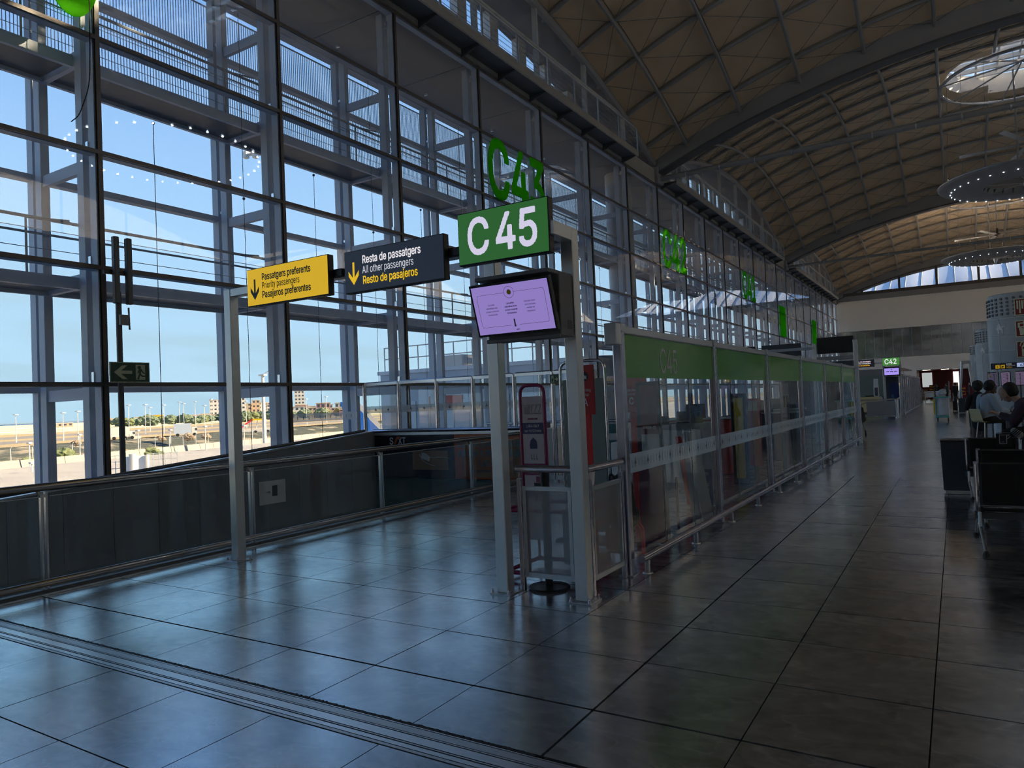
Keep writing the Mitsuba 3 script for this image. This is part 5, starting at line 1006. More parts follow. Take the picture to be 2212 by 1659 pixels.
def head_bones(F, hc, fd, neck):
    hc, fd = np.asarray(hc, float), np.asarray(fd, float) / np.linalg.norm(fd); sd = np.cross([0, 0, 1], fd); sd /= np.linalg.norm(sd); ud = np.cross(fd, sd)
    L = [(hc + ud * .03 - fd * .01, .092, hc - ud * .01 + fd * .012, .085), (hc - ud * .01 + fd * .02, .075, hc - ud * .085 + fd * .045, .040), (hc + fd * .09 + ud * .0, .012, hc + fd * .112 - ud * .025, .015)]
    L += [(hc + sd * .09 * q - fd * .01 + ud * .015, .016, hc + sd * .092 * q - fd * .01 - ud * .02, .013) for q in (-1, 1)]
    L += [(neck, .055, hc - ud * .05 - fd * .02, .05)]
    return [(F(*a), ra, F(*b), rb) for a, ra, b, rb in L]
def hairmesh(F, hc, fd, r=.10, back=.03, low=.0, curly=0.0, seed=1):
    hc, fd = np.asarray(hc, float), np.asarray(fd, float) / np.linalg.norm(fd)
    v, f = body([(F(*(hc - fd * back + np.array([0, 0, .045]))), r, F(*(hc - fd * (back + .02) + np.array([0, 0, low]))), r * .93)], .018, 4)
    if curly: 
        c = v.mean(0); d = (v - c) / np.linalg.norm(v - c, axis=1, keepdims=True); v = v + d * (meshkit.fbm(v * 45, 3, seed)[:, None] - .45) * curly
    return v, f
def stool(x, y, yaw, label, m='cream', zs=.80):
    F = frame_at((x, y, 0), yaw); k = thing('stool', label, 'stool')
    shell = []
    us = np.linspace(-.21, .21, 7); 
    def fn(U, V):
        yy = np.where(V < .5, .2 - .4 * V / .5, -.2 - .05 * (V - .5) * 2); zz = np.where(V < .5, zs + .01 * np.cos(U * 6), zs + .02 + (V - .5) * .5)
        P = np.stack([U * (1 - .2 * np.maximum(V - .6, 0)), yy, zz], -1); c, s_ = math.cos(math.radians(yaw)), math.sin(math.radians(yaw))
        return x + c * P[..., 0] - s_ * P[..., 1], y + s_ * P[..., 0] + c * P[..., 1], P[..., 2]
    g = grid(fn, us, np.linspace(0, 1.0, 12)); put(k, 'shell', (np.vstack([g[0], g[0] + [0, 0, -.014]]), np.vstack([g[1], g[1][:, ::-1] + len(g[0])])), m, smooth=30)
    put(k, 'frame', join(*[tube([F(a * .12, b * .12, zs - .02), F(a * .2, b * .2, 0)], .011, 6) for a in (-1, 1) for b in (-1, 1)], tube([F(-.18, .18, .3), F(.18, .18, .3)], .009, 6), tube([F(-.18, -.18, .3), F(.18, -.18, .3)], .009, 6)), 'satin_steel', smooth=40)
# man in the denim jacket: sits on a high stool, turned to the right, head down over a phone
def man():
    k = thing('person', 'man in a pale denim jacket sitting on the cream high stool and looking down', 'person'); o = (.52, 18.0, 0); F = frame_at(o, -62)     # local +y is forward
    sh, hip, neck, hc, fd = .185, .82, (0, .0, 1.36), np.array([0, .10, 1.475]), np.array([0, .86, -.5])
    B = [(F(0, -.02, .90), .13, F(0, -.03, 1.10), .14), (F(0, -.03, 1.10), .14, F(0, -.01, 1.28), .12)]
    arms = []
    for s in (-1, 1): arms += [((s * sh, -.01, 1.30), .058, (s * .25, .08, 1.05), .045), ((s * .25, .08, 1.05), .043, (s * .09, .33, 1.0), .030)]
    legs = []
    for s in (-1, 1): legs += [((s * .09, 0, .86), .085, (s * .12, .42, .84), .06), ((s * .12, .42, .84), .055, (s * .12, .38, .42), .04), ((s * .12, .37, .40), .04, (s * .12, .50, .34), .035)]
    W = lambda L, e=0: [(F(*a), ra + e, F(*b), rb + e) for a, ra, b, rb in L]
    hands = hand(F, (-.09, .33, 1.0), (.45, .8, .1), (0, 0, 1)) + hand(F, (.09, .33, 1.0), (-.45, .8, .1), (0, 0, 1))
    put(k, 'body', body(B + W(arms) + W(legs) + head_bones(F, hc, fd, neck) + hands, .014, 6), 'skin_dark', smooth=True)
    put(k, 'jacket', body([(F(s * .06, -.03, .95), .15, F(s * .07, -.03, 1.24), .135) for s in (-1, 1)] + [(F(-.14, -.01, 1.32), .065, F(.14, -.01, 1.32), .065)] + [(F(*a), ra + .024, F(*b), rb + .026) for a, ra, b, rb in arms], .022, 8), 'denim', smooth=True)
    put(k, 'shirt', body([(F(0, .09, 1.0), .085, F(0, .07, 1.30), .07)], .03, 4), 'black_cloth', smooth=True)
    put(k, 'trousers', body([(F(-.08, -.02, .88), .13, F(.08, -.02, .88), .13)] + W([q for i, q in enumerate(legs) if i % 3 < 2], .02), .03, 8), 'black_cloth', smooth=True)
    put(k, 'shoe', join(*[body([(F(s * .12, .36, .36), .045, F(s * .12, .53, .33), .04)], .03, 3) for s in (-1, 1)]), 'black_plastic', smooth=True)
    put(k, 'hair', hairmesh(F, hc + np.array([0, -.005, .03]), fd * [1, 1, .2], .108, .03, .015, .035), 'hair_black', smooth=True); face(k, F, hc, fd, None)
    single('smartphone', 'thin phone in the hands of the man in the denim jacket', 'phone', hull([F(x, y, z) for x, y, z in ((-.035, .44, .99), (.035, .44, .99), (-.035, .50, 1.10), (.035, .50, 1.10), (-.035, .45, .985), (.035, .45, .985), (-.035, .51, 1.095), (.035, .51, 1.095))]), 'mid_grey')
man(); stool(.50, 18.0, -62, 'cream high stool under the man in the denim jacket')
def woman():
    k = thing('person', 'person in a dark plum top leaning forward at the right edge', 'person'); o = (.93, 13.6, 0); F = frame_at(o, 78)
    hc, fd, neck = np.array([0, .29, 1.42]), np.array([0, .72, -.7]), (0, .14, 1.30)
    W = lambda L, e=0: [(F(*a), ra + e, F(*b), rb + e) for a, ra, b, rb in L]
    tor = [((0, -.16, .84), .13, (0, -.10, 1.0), .12), ((0, -.10, 1.0), .12, (0, .06, 1.22), .11)]
    arms = [((-.17, .06, 1.24), .055, (-.2, .18, 1.02), .044), ((-.2, .18, 1.02), .042, (-.12, .40, 1.12), .028), ((.17, .06, 1.24), .055, (.2, .20, 1.0), .044), ((.2, .20, 1.0), .042, (.17, .26, .84), .028)]
    legs = []
    for s in (-1, 1): legs += [((s * .09, -.12, .82), .09, (s * .13, .28, .80), .062), ((s * .13, .28, .80), .056, (s * .13, .24, .38), .04), ((s * .13, .23, .36), .04, (s * .13, .36, .32), .035)]
    put(k, 'body', body(W(tor) + W(arms) + W(legs) + head_bones(F, hc, fd, neck) + hand(F, (-.12, .40, 1.12), (.2, .9, .25), (0, 0, 1)) + hand(F, (.17, .26, .84), (0, .4, -.9), (0, 1, .4)), .014, 6), 'skin_light', smooth=True)
    put(k, 'top', body(W(tor, .03) + W(arms[:1] + arms[2:3], .026) + [(F(-.2, .18, 1.02), .062, F(-.15, .33, 1.09), .05), (F(.2, .20, 1.0), .062, F(.18, .25, .9), .05)] + [(F(-.15, .06, 1.25), .07, F(.15, .06, 1.25), .07)], .022, 8), 'plum_cloth', smooth=True)
    put(k, 'trousers', body([(F(-.08, -.14, .82), .14, F(.08, -.14, .82), .14)] + W([q for i, q in enumerate(legs) if i % 3 < 2], .022), .03, 8), 'black_cloth', smooth=True)
    put(k, 'shoe', join(*[body([(F(s * .13, .22, .34), .045, F(s * .13, .40, .31), .04)], .03, 3) for s in (-1, 1)]), 'black_plastic', smooth=True)
    put(k, 'hair', hairmesh(F, hc + np.array([0, -.01, .02]), fd * [1, 1, .35], .104, .045, -.01), 'hair_black', smooth=True); face(k, F, hc, fd, None)
    put(k, 'bracelet', tube([F(-.14 + .034 * math.cos(a), .37, 1.11 + .034 * math.sin(a)) for a in np.linspace(0, 6.28, 14)], .007, 5), 'light_grey')
woman(); stool(.95, 13.6, 78, 'dark high stool under the leaning person', 'black_plastic')
ch = thing('high_table', 'narrow dark high table between the man in denim and the leaning person', 'table'); put(ch, 'top', cbox(.62, .98, 15.2, 17.2, .94, .97, .008), 'black_plastic')
for y in (15.4, 17.0): put(ch, 'leg', tube([(.8, y, 0), (.8, y, .94)], .03, 10), 'dark_paint', smooth=40)
sp = thing('striped_pouch', 'grey striped knitted pouch hanging beside the leaning person', 'bag')
pm = body([(( .70, 13.3, .86), .045, (.76, 13.3, .80), .06)], .02, 4); put(sp, 'body', pm, 'grey_cloth', smooth=True)
for i in range(4): put(sp, 'stripe', tube([(.70 + .018 * i + .058 * math.cos(a) * .7, 13.3 + .06 * math.sin(a), .865 - .018 * i + .058 * math.cos(a) * .7) for a in np.linspace(0, 6.28, 16)], .006, 5), 'black_cloth')
def standing(x, y, yaw, label, top, legs_m, skin='skin_light', s=1.0, bag=None, walk=.12, hairm='hair_black', group=None):
    k = thing('person', label, 'person', group); F = frame_at((x, y, 0), yaw, s); hc, fd, neck = np.array([0, .03, 1.60]), np.array([0, 1, -.1]), (0, 0, 1.45)
    W = lambda L, e=0: [(F(*a), (ra + e) * s, F(*b), (rb + e) * s) for a, ra, b, rb in L]
    tor = [((0, 0, .98), .13, (0, 0, 1.2), .12), ((0, 0, 1.2), .125, (0, 0, 1.36), .10)]; arms, legs = [], []
    for q in (-1, 1):
        arms += [((q * .18, 0, 1.38), .052, (q * .22, -.02 + q * .05, 1.12), .042), ((q * .22, -.02 + q * .05, 1.12), .04, (q * .21, .08 + q * .06, .90), .028)]
        legs += [((q * .09, 0, .94), .085, (q * .1, q * walk * .6 + .03, .50), .058), ((q * .1, q * walk * .6 + .03, .50), .055, (q * .1, q * walk, .09), .038), ((q * .1, q * walk, .06), .036, (q * .1, q * walk + .13, .035), .03)]
    hd = []
    for q in (-1, 1): hd += hand(F, (q * .21, .08 + q * .06, .90), (0, .25, -.95), (q * .5, .8, .2))
    put(k, 'body', body(W(tor) + W(arms) + W(legs) + head_bones(F, hc, fd, neck) + hd, .022, 5), skin, smooth=True)
    put(k, 'top', body(W(tor, .025) + W(arms, .02) + [(F(-.15, 0, 1.38), .06 * s, F(.15, 0, 1.38), .06 * s)], .035, 6), top, smooth=True)
    put(k, 'trousers', body(W([((-.07, 0, .95), .12, (.07, 0, .95), .12)], .01) + W([q for i, q in enumerate(legs) if i % 3 < 2], .02), .035, 6), legs_m, smooth=True)
    put(k, 'shoe', join(*[body(W([((q * .1, q * walk - .04, .05), .04, (q * .1, q * walk + .15, .04), .035)]), .04, 3) for q in (-1, 1)]), 'black_plastic', smooth=True)
    put(k, 'hair', hairmesh(F, hc + np.array([0, -.01, .02]), fd, .10 * s, .03, .0), hairm, smooth=True)
    if bag: put(k, 'rucksack', body([(F(0, -.2, 1.1), .13 * s, F(0, -.19, 1.3), .12 * s)], .05, 3), bag, smooth=True)
standing(-2.75, 70.0, 160, 'person with a dark rucksack and pale trousers walking beside the far glass partition', 'grey_cloth', 'beige_cloth', bag='navy_grey')
standing(-.15, 72.0, 30, 'dark figure standing behind the cleaning trolley', 'black_cloth', 'black_cloth')
FAR = [(-1.7, 84, 'black_cloth'), (-.9, 86, 'navy_grey'), (-.2, 83, 'plum_cloth'), (1.1, 85, 'black_cloth'), (2.0, 84, 'grey_cloth')]
for i, (x, y, m) in enumerate(FAR): standing(x, y, 40 * i, ['dark figure left of the cafe tables at the far end', 'navy figure in the middle of the far cafe', 'plum figure right of centre before the far shop', 'black figure beside the A-shaped frame far off', 'grey figure at the right of the far shop'][i], m, 'black_cloth', s=1.0)
pl_ = thing('person', 'dark-haired figure seen behind the shoulder of the man in denim', 'person'); F = frame_at((.42, 21.0, 0), 10)
put(pl_, 'body', body([(F(0, 0, .95), .13, F(0, 0, 1.28), .12), (F(-.16, 0, 1.26), .05, F(-.22, .1, 1.0), .045), (F(.16, 0, 1.26), .05, F(.22, .1, 1.0), .045)] + [(F(q * .09, 0, .9), .09, F(q * .1, .02, .06), .05) for q in (-1, 1)] + head_bones(F, (0, .02, 1.48), (0, 1, 0), (0, 0, 1.34)), .025, 5), 'skin_dark', smooth=True); put(pl_, 'coat', body([(F(0, 0, .6), .17, F(0, 0, 1.27), .14), (F(-.17, 0, 1.27), .07, F(-.23, .1, 1.0), .065), (F(.17, 0, 1.27), .07, F(.23, .1, 1.0), .065)], .04, 5), 'black_cloth', smooth=True); put(pl_, 'hair', hairmesh(F, (0, 0, 1.52), (0, 1, 0), .115, .02, .0, .05), 'hair_black', smooth=True)
# ---------------------------------------------------------------- cafe and shop at the far end
shp = struct('wall_shop'); SY0 = YEND + .3
put(shp, 'back_wall', box(-4.2, 12, SY0 + 9, SY0 + 9.3, 0, 3.6), 'dark_red'); put(shp, 'side_wall', join(box(-4.3, -4.0, SY0, SY0 + 9, 0, 3.6), box(10, 10.3, SY0, SY0 + 9, 0, 3.6)), "wood_tan"); 
put(shp, 'shop_ceiling', box(-4.3, 10.3, SY0, SY0 + 9, 3.45, 3.6), 'dark_red')
for i in range(6): lamp(shp, 'ceiling_light', box(-3.4 + i * 1.9, -2.6 + i * 1.9, SY0 + 3, SY0 + 3.3, 3.40, 3.45), 255, 220, 180, 4)
lamp(shp, 'bright_panel', box(-.35, .25, SY0 + 8.9, SY0 + 9, .8, 3.2), 255, 252, 248, 1.2, label='bright white panel'); lamp(shp, 'bright_panel', box(-3.7, -2.6, SY0 + 8.9, SY0 + 9, 1.4, 3.2), 190, 196, 196, .8)
lamp(shp, 'wall_screen', box(1.5, 2.4, SY0 + 4, SY0 + 4.1, 1.9, 2.5), 200, 190, 235)
for i in range(14):
    h = rng.uniform(.9, 2.0); x = -3.6 + i * .78
    c = ('wood_tan', 'dark_red', 'navy', 'light_grey', 'orange_panel', 'magenta_dark', 'mid_grey')[i % 7]
    u = thing('shop_shelf', ['timber shelf unit', 'dark red shelf unit', 'navy shelf unit', 'pale shelf unit', 'orange shelf unit', 'magenta shelf unit', 'grey shelf unit'][i % 7] + (' in the left half of the far shop' if i < 7 else ' in the right half of the far shop'), 'shelf')
    put(u, 'case', cbox(x, x + .6, SY0 + 2.2 + (i % 3), SY0 + 2.6 + (i % 3), 0, h, .02), c); put(u, 'goods', join([box(x + .05 + .1 * q, x + .13 + .1 * q, SY0 + 2.15 + (i % 3), SY0 + 2.2 + (i % 3), zz, zz + rng.uniform(.1, .22)) for q in range(5) for zz in np.arange(.3, h - .2, .35)]), ('light_grey', 'yellow', 'sign_red', 'orange_panel')[i % 4], kind='stuff')
for i, (x, y) in enumerate(((-2.3, 80), (-1.4, 81), (.0, 79))):
    tq = thing('cafe_table', ['white cafe table left of the cleaning trolley, far off', 'white cafe table behind the cleaning trolley', 'white cafe table right of the cleaning trolley, far off'][i], 'table')
    put(tq, 'top', cbox(x - .4, x + .4, y - .3, y + .3, .95, 1.02, .01), 'white_paint'); put(tq, 'panel', box(x - .38, x + .38, y - .02, y + .02, .45, .9), 'white_paint')
    for s in (-1, 1): put(tq, 'leg', box(x + s * .36 - .03, x + s * .36 + .03, y - .25, y + .25, 0, .95), 'light_grey')
for i, (x, y, z) in enumerate(((-4.5, 63, 1.9), (-3.6, 66, 2.0), (-5.2, 60, 1.9), (-4.0, 69, 1.8), (-5.6, 66, 2.0))):
    lk = thing('pendant_lamp', 'small warm pendant lamp glowing in the far lounge behind the glass partition', 'lamp', 'warm lamps of the far lounge')
    put(lk, 'cord', tube([(x, y, z + .15), (x, y, 2.9)], .01, 4), 'black_plastic'); lamp(lk, 'shade', lathe([(.001, z - .12), (.14, z - .1), (.16, z + .1), (.001, z + .15)], 14, (x, y, 0)), 255, 190, 130, 2.0)
put(struct('trim_2'), 'lounge_ceiling', box(-6.5, -3.2, 59.7, 70, 2.9, 2.95), 'mid_grey')
# ---------------------------------------------------------------- the airfield outside
U_, N_ = np.array([-.168, .986, 0]), np.array([-.986, -.168, 0])
def G(d, s, z): return d * N_ + s * U_ + np.array([0, 0, z])
def tarmac(p, n, uv): return mix((.20, .195, .185), (.27, .26, .24), fbm(p.x * .08, p.y * .3, 0, 4))
def scrub(p, n, uv):
    a = fbm(p.x * .06, p.y * .06, 0, 5); b = fbm(p.x * .35, p.y * .35, 3, 3)
    return mix(mix((.44, .39, .30), (.22, .23, .15), smoothstep(.42, .6, a)), (.15, .15, .10), smoothstep(.55, .75, b) * .6)
def bank(p, n, uv): return mix((.055, .062, .055), (.22, .19, .14), smoothstep(.52, .75, fbm(p.x * .25, p.y * .25, p.z * .6, 4)))
mat('tarmac', pr(mikit.proc(tarmac), .9, spec=.1)); mat('scrub', pr(mikit.proc(scrub), .95, spec=.05)); mat('bank_soil', pr(mikit.proc(bank), .95, spec=.05))
mat('dry_grass', dif(.40, .32, .19)); mat('runway', dif(.25, .24, .225)); mat('concrete', dif(.34, .31, .26)); mat('sea_water', pr(rgb(.015, .06, .14), .35, spec=.3)); mat('leaf_green', pr(rgb(.12, .145, .06), .8)); mat('leaf_dark', pr(rgb(.10, .135, .08), .8)); mat('leaf_brown', pr(rgb(.22, .165, .11), .8)); mat('far_white', dif(.62, .58, .52)); mat('far_tan', dif(.50, .38, .26)); mat('far_pink', dif(.50, .30, .28)); mat('far_grey', dif(.30, .33, .36)); mat('window_dark', dif(.07, .08, .10)); mat('tail_blue', pr(rgb(.02, .14, .50), .3)); mat('jet_grey', pr(rgb(.36, .42, .50), .5)); mat('jet_light', pr(rgb(.50, .55, .60), .5))
gr = struct('ground'); Z0 = -5.0
def strip_(nm, d0, d1, z0, z1, m, s0=-500, s1=1500): put(gr, nm, quad(G(d0, s0, z0), G(d1, s0, z1), G(d1, s1, z1), G(d0, s1, z0)), m)
strip_('apron', -40, 112, Z0, Z0, 'tarmac'); strip_('verge', 112, 168, Z0, -6.6, 'scrub')
v = []; S_ = np.linspace(-300, 900, 161); D_ = np.linspace(0, 1, 7)
put(gr, 'embankment', grid(lambda A, B: tuple(np.moveaxis((168 + 14 * B + 5 * (meshkit.noise(np.stack([A * .03, B * 0, B * 0], -1)) - .5))[..., None] * N_ + A[..., None] * U_, -1, 0)[:2]) + (-6.6 + 2.7 * np.sqrt(B) + .8 * (meshkit.fbm(np.stack([A * .12, B * 3, A * 0], -1), 3) - .5),), S_, D_), 'bank_soil', smooth=True)
strip_('crest', 180, 203, -3.95, -3.9, 'dry_grass'); strip_('taxiway', 203, 236, -3.9, -3.9, 'runway'); strip_('grass', 236, 262, -3.9, -3.85, 'dry_grass'); strip_('runway', 262, 312, -3.85, -3.85, 'runway'); strip_('grass', 312, 372, -3.85, -3.7, 'dry_grass')
strip_('scrubland', 372, 900, -3.7, -2.6, 'scrub', -1500, 3000); strip_('coast', 900, 2600, -2.6, -2.9, 'scrub', -3000, 6000)
sea = single('sea', 'strip of blue sea at the horizon beyond the airfield', 'sea', quad(G(2500, -9000, -4.6), G(14000, -9000, -4.6), G(14000, 20000, -4.6), G(2500, 20000, -4.6)), 'sea_water')
def bearing(px): return math.atan((px - 1106) / FOCAL) + YAW
def AT(px, dist, z=0.0): a = bearing(px); return np.array([dist * math.sin(a), dist * math.cos(a), z])
# concrete barrier
cb = thing('concrete_barrier', 'long low pale concrete barrier along the edge of the apron', 'barrier')
for i in range(60):
    a, b = G(108 + i * .1, -20 + i * 3.6, Z0), G(108 + (i + 1) * .1, -20 + (i + 1) * 3.6 - .08, Z0)
    put(cb, 'block', hull([p + N_ * o + np.array([0, 0, z]) for p in (a, b) for o, z in ((-.4, 0), (.4, 0), (-.18, 1.1), (.18, 1.1))]), 'concrete')
fc = thing('perimeter_fence', 'wire fence with bent posts along the scrub behind the concrete barrier', 'fence')
fp = [G(129 + i * .28, 8 + i * 4.2, -5.3) for i in range(40)]
for p in fp: put(fc, 'post', tube([p, p + [0, 0, 2.4], p + N_ * -.3 + [0, 0, 2.75]], .07, 5), 'far_white')
put(fc, 'wires', join([tube([fp[0] + [0, 0, z], fp[-1] + [0, 0, z]], .012, 3) for z in (.4, .9, 1.4, 1.9, 2.3)]), 'far_grey', kind='stuff')
def blob(c, r, n_seed, sq=.8, amp=.5):
    s = trimesh.creation.icosphere(subdivisions=3); v = np.array(s.vertices); v = v * (1 + amp * (meshkit.fbm(v * 2.2 + n_seed, 4)[:, None] - .5) * 2) * r; v[:, 2] *= sq
    return v + np.asarray(c), np.array(s.faces)
BU = [(52, 140, 1.9, 'leaf_green', 'olive green bush low at the left window'), (8, 138, 1.7, 'leaf_green', 'olive bush at the left edge of the first window'), (130, 152, 2.6, 'leaf_green', 'large pale green bush between two window posts'), (140, 146, 1.5, 'leaf_brown', 'brownish shrub beside the large pale green bush'), (176, 150, 1.6, 'leaf_brown', 'brown shrub left of the exit sign pole'), (262, 150, 1.9, 'leaf_brown', 'brown bush right of the exit sign pole'), (285, 156, 1.5, 'leaf_green', 'small green bush between two bushes right of the exit sign pole'), (322, 148, 2.0, 'leaf_green', 'wide green bush at the foot of the bank'), (160, 210, 1.7, 'leaf_brown', 'brown shrub on top of the dark bank'), (402, 205, 2.2, 'leaf_brown', 'broad russet shrub on the crest of the bank'), (345, 206, 1.5, 'leaf_brown', 'low russet shrub left on the crest of the bank'), (440, 205, 1.8, 'leaf_brown', 'russet shrub right on the crest of the bank')]
for i, (px, d, r, m, lb) in enumerate(BU):
    r = r * (.55 if d > 180 else .85)
    k = thing('bush', lb, 'bush'); c = AT(px, d, -5.9 + r * .45 if d < 180 else -4.1 + r * .4); put(k, 'foliage', join(blob(c, r, i * 3.3, .75), blob(c + [r * .7, r * .4, -.2], r * .7, i * 2.1 + 9, .75)), m, smooth=False); put(k, 'stem', tube([c - [0, 0, r], c], .1, 5), 'wood_tan')
for i in range(46):
    px = 245 + i * 10.8 + rng.uniform(-4, 4); d = rng.uniform(500, 800); r = rng.uniform(3.0, 5.5)
    k = thing('tree', 'dark green tree of the far grove beyond the runway', 'tree', 'trees of the grove beyond the runway'); c = AT(px, d, -3 + r * .6); put(k, 'crown', blob(c, r, i * 1.7, .7, .6), 'leaf_dark' if i % 3 else 'leaf_green'); put(k, 'trunk', tube([c - [0, 0, r * .8], c], .5, 5), 'wood_tan')
def house(px, d, w, h, dep, m, label, grp=None, rows=3, colsn=4, name='building'):
    k = thing(name, label, 'building', grp); a = bearing(px); c = AT(px, d, -3.2); rt = np.array([math.cos(a), -math.sin(a), 0]); f = np.array([math.sin(a), math.cos(a), 0]); up = np.array([0, 0, 1.0])
    B = lambda x0, x1, y0, y1, z0, z1: hull([c + rt * x + f * y + up * z for x in (x0, x1) for y in (y0, y1) for z in (z0, z1)])
    put(k, 'walls', B(-w / 2, w / 2, 0, dep, 0, h), m); put(k, 'roof', B(-w / 2 - .3, w / 2 + .3, -.3, dep + .3, h, h + .6), 'far_tan' if m != 'far_tan' else 'far_white')
    for r in range(rows):
        for q in range(colsn):
            x = -w / 2 + w * (q + .5) / colsn; z = h * (r + .45) / rows; put(k, 'window', B(x - w / colsn * .25, x + w / colsn * .25, -.12, 0, z, z + h / rows * .42), 'window_dark')
house(464, 930, 13, 23, 12, 'far_white', 'pale hotel block standing alone above the trees', None, 5, 3); house(646, 1010, 13, 33, 10, 'far_white', 'tall white tower block above the frosted window band', None, 7, 3); house(520, 880, 9, 24, 9, 'far_white', 'stepped white block beside the left gate post', None, 5, 2)
for i in range(9): house(533 + i * 6.2, rng.uniform(930, 1050), rng.uniform(8, 11), rng.uniform(15, 22), 10, ('far_tan', 'far_white')[i % 3 == 2], 'sand coloured apartment block in the row left of the tower', 'sand coloured apartment blocks', 4, 2)
for i in range(12): house(640 + i * 9.5, rng.uniform(640, 800), rng.uniform(8, 13), rng.uniform(5, 12), 10, ('far_white', 'far_pink', 'far_white', 'far_grey', 'far_tan')[i % 5], ['white', 'pinkish', 'white', 'grey', 'sandy'][i % 5] + ' low building of the town under the frosted window band', ['white', 'pinkish', 'white', 'grey', 'sandy'][i % 5] + ' low town buildings', 2, 3)
for i in range(22): house(232 + i * 11.5 + rng.uniform(-4, 4), rng.uniform(820, 1000), rng.uniform(7, 13), rng.uniform(4, 7), 8, ('far_white', 'far_tan')[i % 3 == 1], ('small white villa' if i % 3 != 1 else 'small sandy villa') + ' among the far trees', ('white' if i % 3 != 1 else 'sandy') + ' villas among the trees', 1, 3)
house(133, 760, 16, 3.5, 8, 'far_tan', 'sandy farm building in the scrub left of the first post', None, 1, 4); house(340, 900, 10, 8.0, 8, 'yellow', 'yellow roofed house above the grove', None, 1, 2)
MS = [(32, 260), (134, 250), (166, 250), (276, 300), (312, 290), (322, 330), (352, 280), (386, 330), (395, 290), (420, 360), (440, 300), (455, 380), (530, 300), (660, 310), (703, 320)]
for i, (px, d) in enumerate(MS):
    k = thing('light_mast', 'slim pale light mast on the airfield', 'mast', 'slim light masts on the airfield'); c = AT(px, d, -4); h = rng.uniform(9, 11) * d / 300
    put(k, 'pole', tube([c, c + [0, 0, h]], [.16, .09], 5), 'far_white'); put(k, 'head', box(c[0] - .7, c[0] + .7, c[1] - .5, c[1] + .5, h - 4, h - 3.8), 'far_white')
for i, (px, d, h) in enumerate(((60, 132, 4.4), (169, 150, 5), (295, 152, 5.2), (365, 152, 5.0), (440, 150, 5.4), (524, 150, 5.2), (64, 118, 2.0))):
    k = thing('path_lamp', 'short lamp post in the verge behind the concrete barrier', 'lamp post', 'short lamp posts in the verge'); c = AT(px, d, -5.9)
    put(k, 'pole', tube([c, c + [0, 0, h]], .09, 5), 'far_white'); put(k, 'lantern', box(c[0] - .35, c[0] + .35, c[1] - .25, c[1] + .25, h - 5.9, h - 5.65), 'far_white')
fm = thing('floodlight_mast', 'tall sunlit floodlight mast seen in the gap beside the second mullion', 'mast'); c = AT(598.5, 62, -5)
put(fm, 'pole', tube([c, c + [0, 0, 28]], [.42, .30], 10), 'far_white', smooth=40); put(fm, 'crown', tube([c + [-1.6, -1, 28], c + [1.6, 1, 28]], .15, 6), 'far_white')
for q in range(6): put(fm, 'floodlight', cbox(c[0] - 1.7 + q * .65, c[0] - 1.3 + q * .65, c[1] - 1.3 + q * .4, c[1] - .9 + q * .4, 22.6, 23.2, .05), 'light_grey')
f2 = thing('floodlight_mast', 'second floodlight mast standing right of the left gate post', 'mast'); c = AT(568, 150, -4.2)
put(f2, 'pole', tube([c, c + [0, 0, 13.5]], [.4, .28], 8), 'far_white', smooth=40); put(f2, 'head', join(box(c[0] - .8, c[0] + .8, c[1] - .4, c[1] + .4, 9.0, 9.3), tube([c + [0, 0, 13.4], c + [1.2, 1, 14.4]], .1, 5))  , 'far_white')
# vehicles and aircraft
def vehicle(px, d, L, h, m, label, cab=True):
    k = thing('truck', label, 'vehicle'); a = bearing(px); c = AT(px, d, -3.9); rt = np.array([math.cos(a), -math.sin(a), 0]); f = np.array([math.sin(a), math.cos(a), 0]); up = np.array([0, 0, 1.0])
    B = lambda x0, x1, y0, y1, z0, z1: hull([c + rt * x + f * y + up * z for x in (x0, x1) for y in (y0, y1) for z in (z0, z1)])
    put(k, 'box_body', B(-L / 2, L * .25, -1.2, 1.2, .7, h), m); put(k, 'cab', B(L * .28, L / 2, -1.1, 1.1, .6, h * .7), 'far_white'); put(k, 'windscreen', B(L * .40, L / 2 + .02, -1.12, 1.0, h * .42, h * .62), 'window_dark')
    for x in (-L * .35, L * .1, L * .38): put(k, 'wheel', tube([c + rt * x - f * 1.25 + up * .45, c + rt * x - f * .9 + up * .45], .45, 12), 'gasket')
vehicle(262, 226, 6.0, 3.2, 'far_white', 'white lorry on the taxiway right of the exit sign pole'); vehicle(398, 226, 6, 3.6, 'jet_grey', 'blue-grey lorry on the taxiway before the russet shrub')
lw = single('taxiway_barrier', 'low white barrier lying right of the white lorry', 'barrier', hull([AT(p, 226, z) for p in (272, 302) for z in (-3.9, -3.2)] + [AT(p, 227, z) for p in (272, 302) for z in (-3.9, -3.2)]), 'far_white')
rs = thing('boarding_stairs', 'red and white mobile boarding stairs on the apron beside the second floodlight mast', 'stairs'); c = AT(549, 222, -3.9); a = bearing(549); rt = np.array([math.cos(a), -math.sin(a), 0]); f = np.array([math.sin(a), math.cos(a), 0]); up = np.array([0, 0, 1.0])
put(rs, 'ramp', hull([c + rt * x + f * y + up * z for y in (-1, 1) for x, z in ((-6, .3), (-5.5, .3), (-.5, 3.9), (-1, 4.1))]), 'bright_red'); put(rs, 'platform', hull([c + rt * x + f * y + up * z for y in (-1, 1) for x in (-1, 3) for z in (3.6, 4.1)]), 'yellow'); put(rs, 'chassis', hull([c + rt * x + f * y + up * z for y in (-1, 1) for x in (-5, 4) for z in (.4, 1.2)]), 'far_white'); put(rs, 'support', join(*[tube([c + rt * x, c + rt * (x + .6) + up * 3.7], .12, 5) for x in (-2, 0, 2)]), 'far_white')
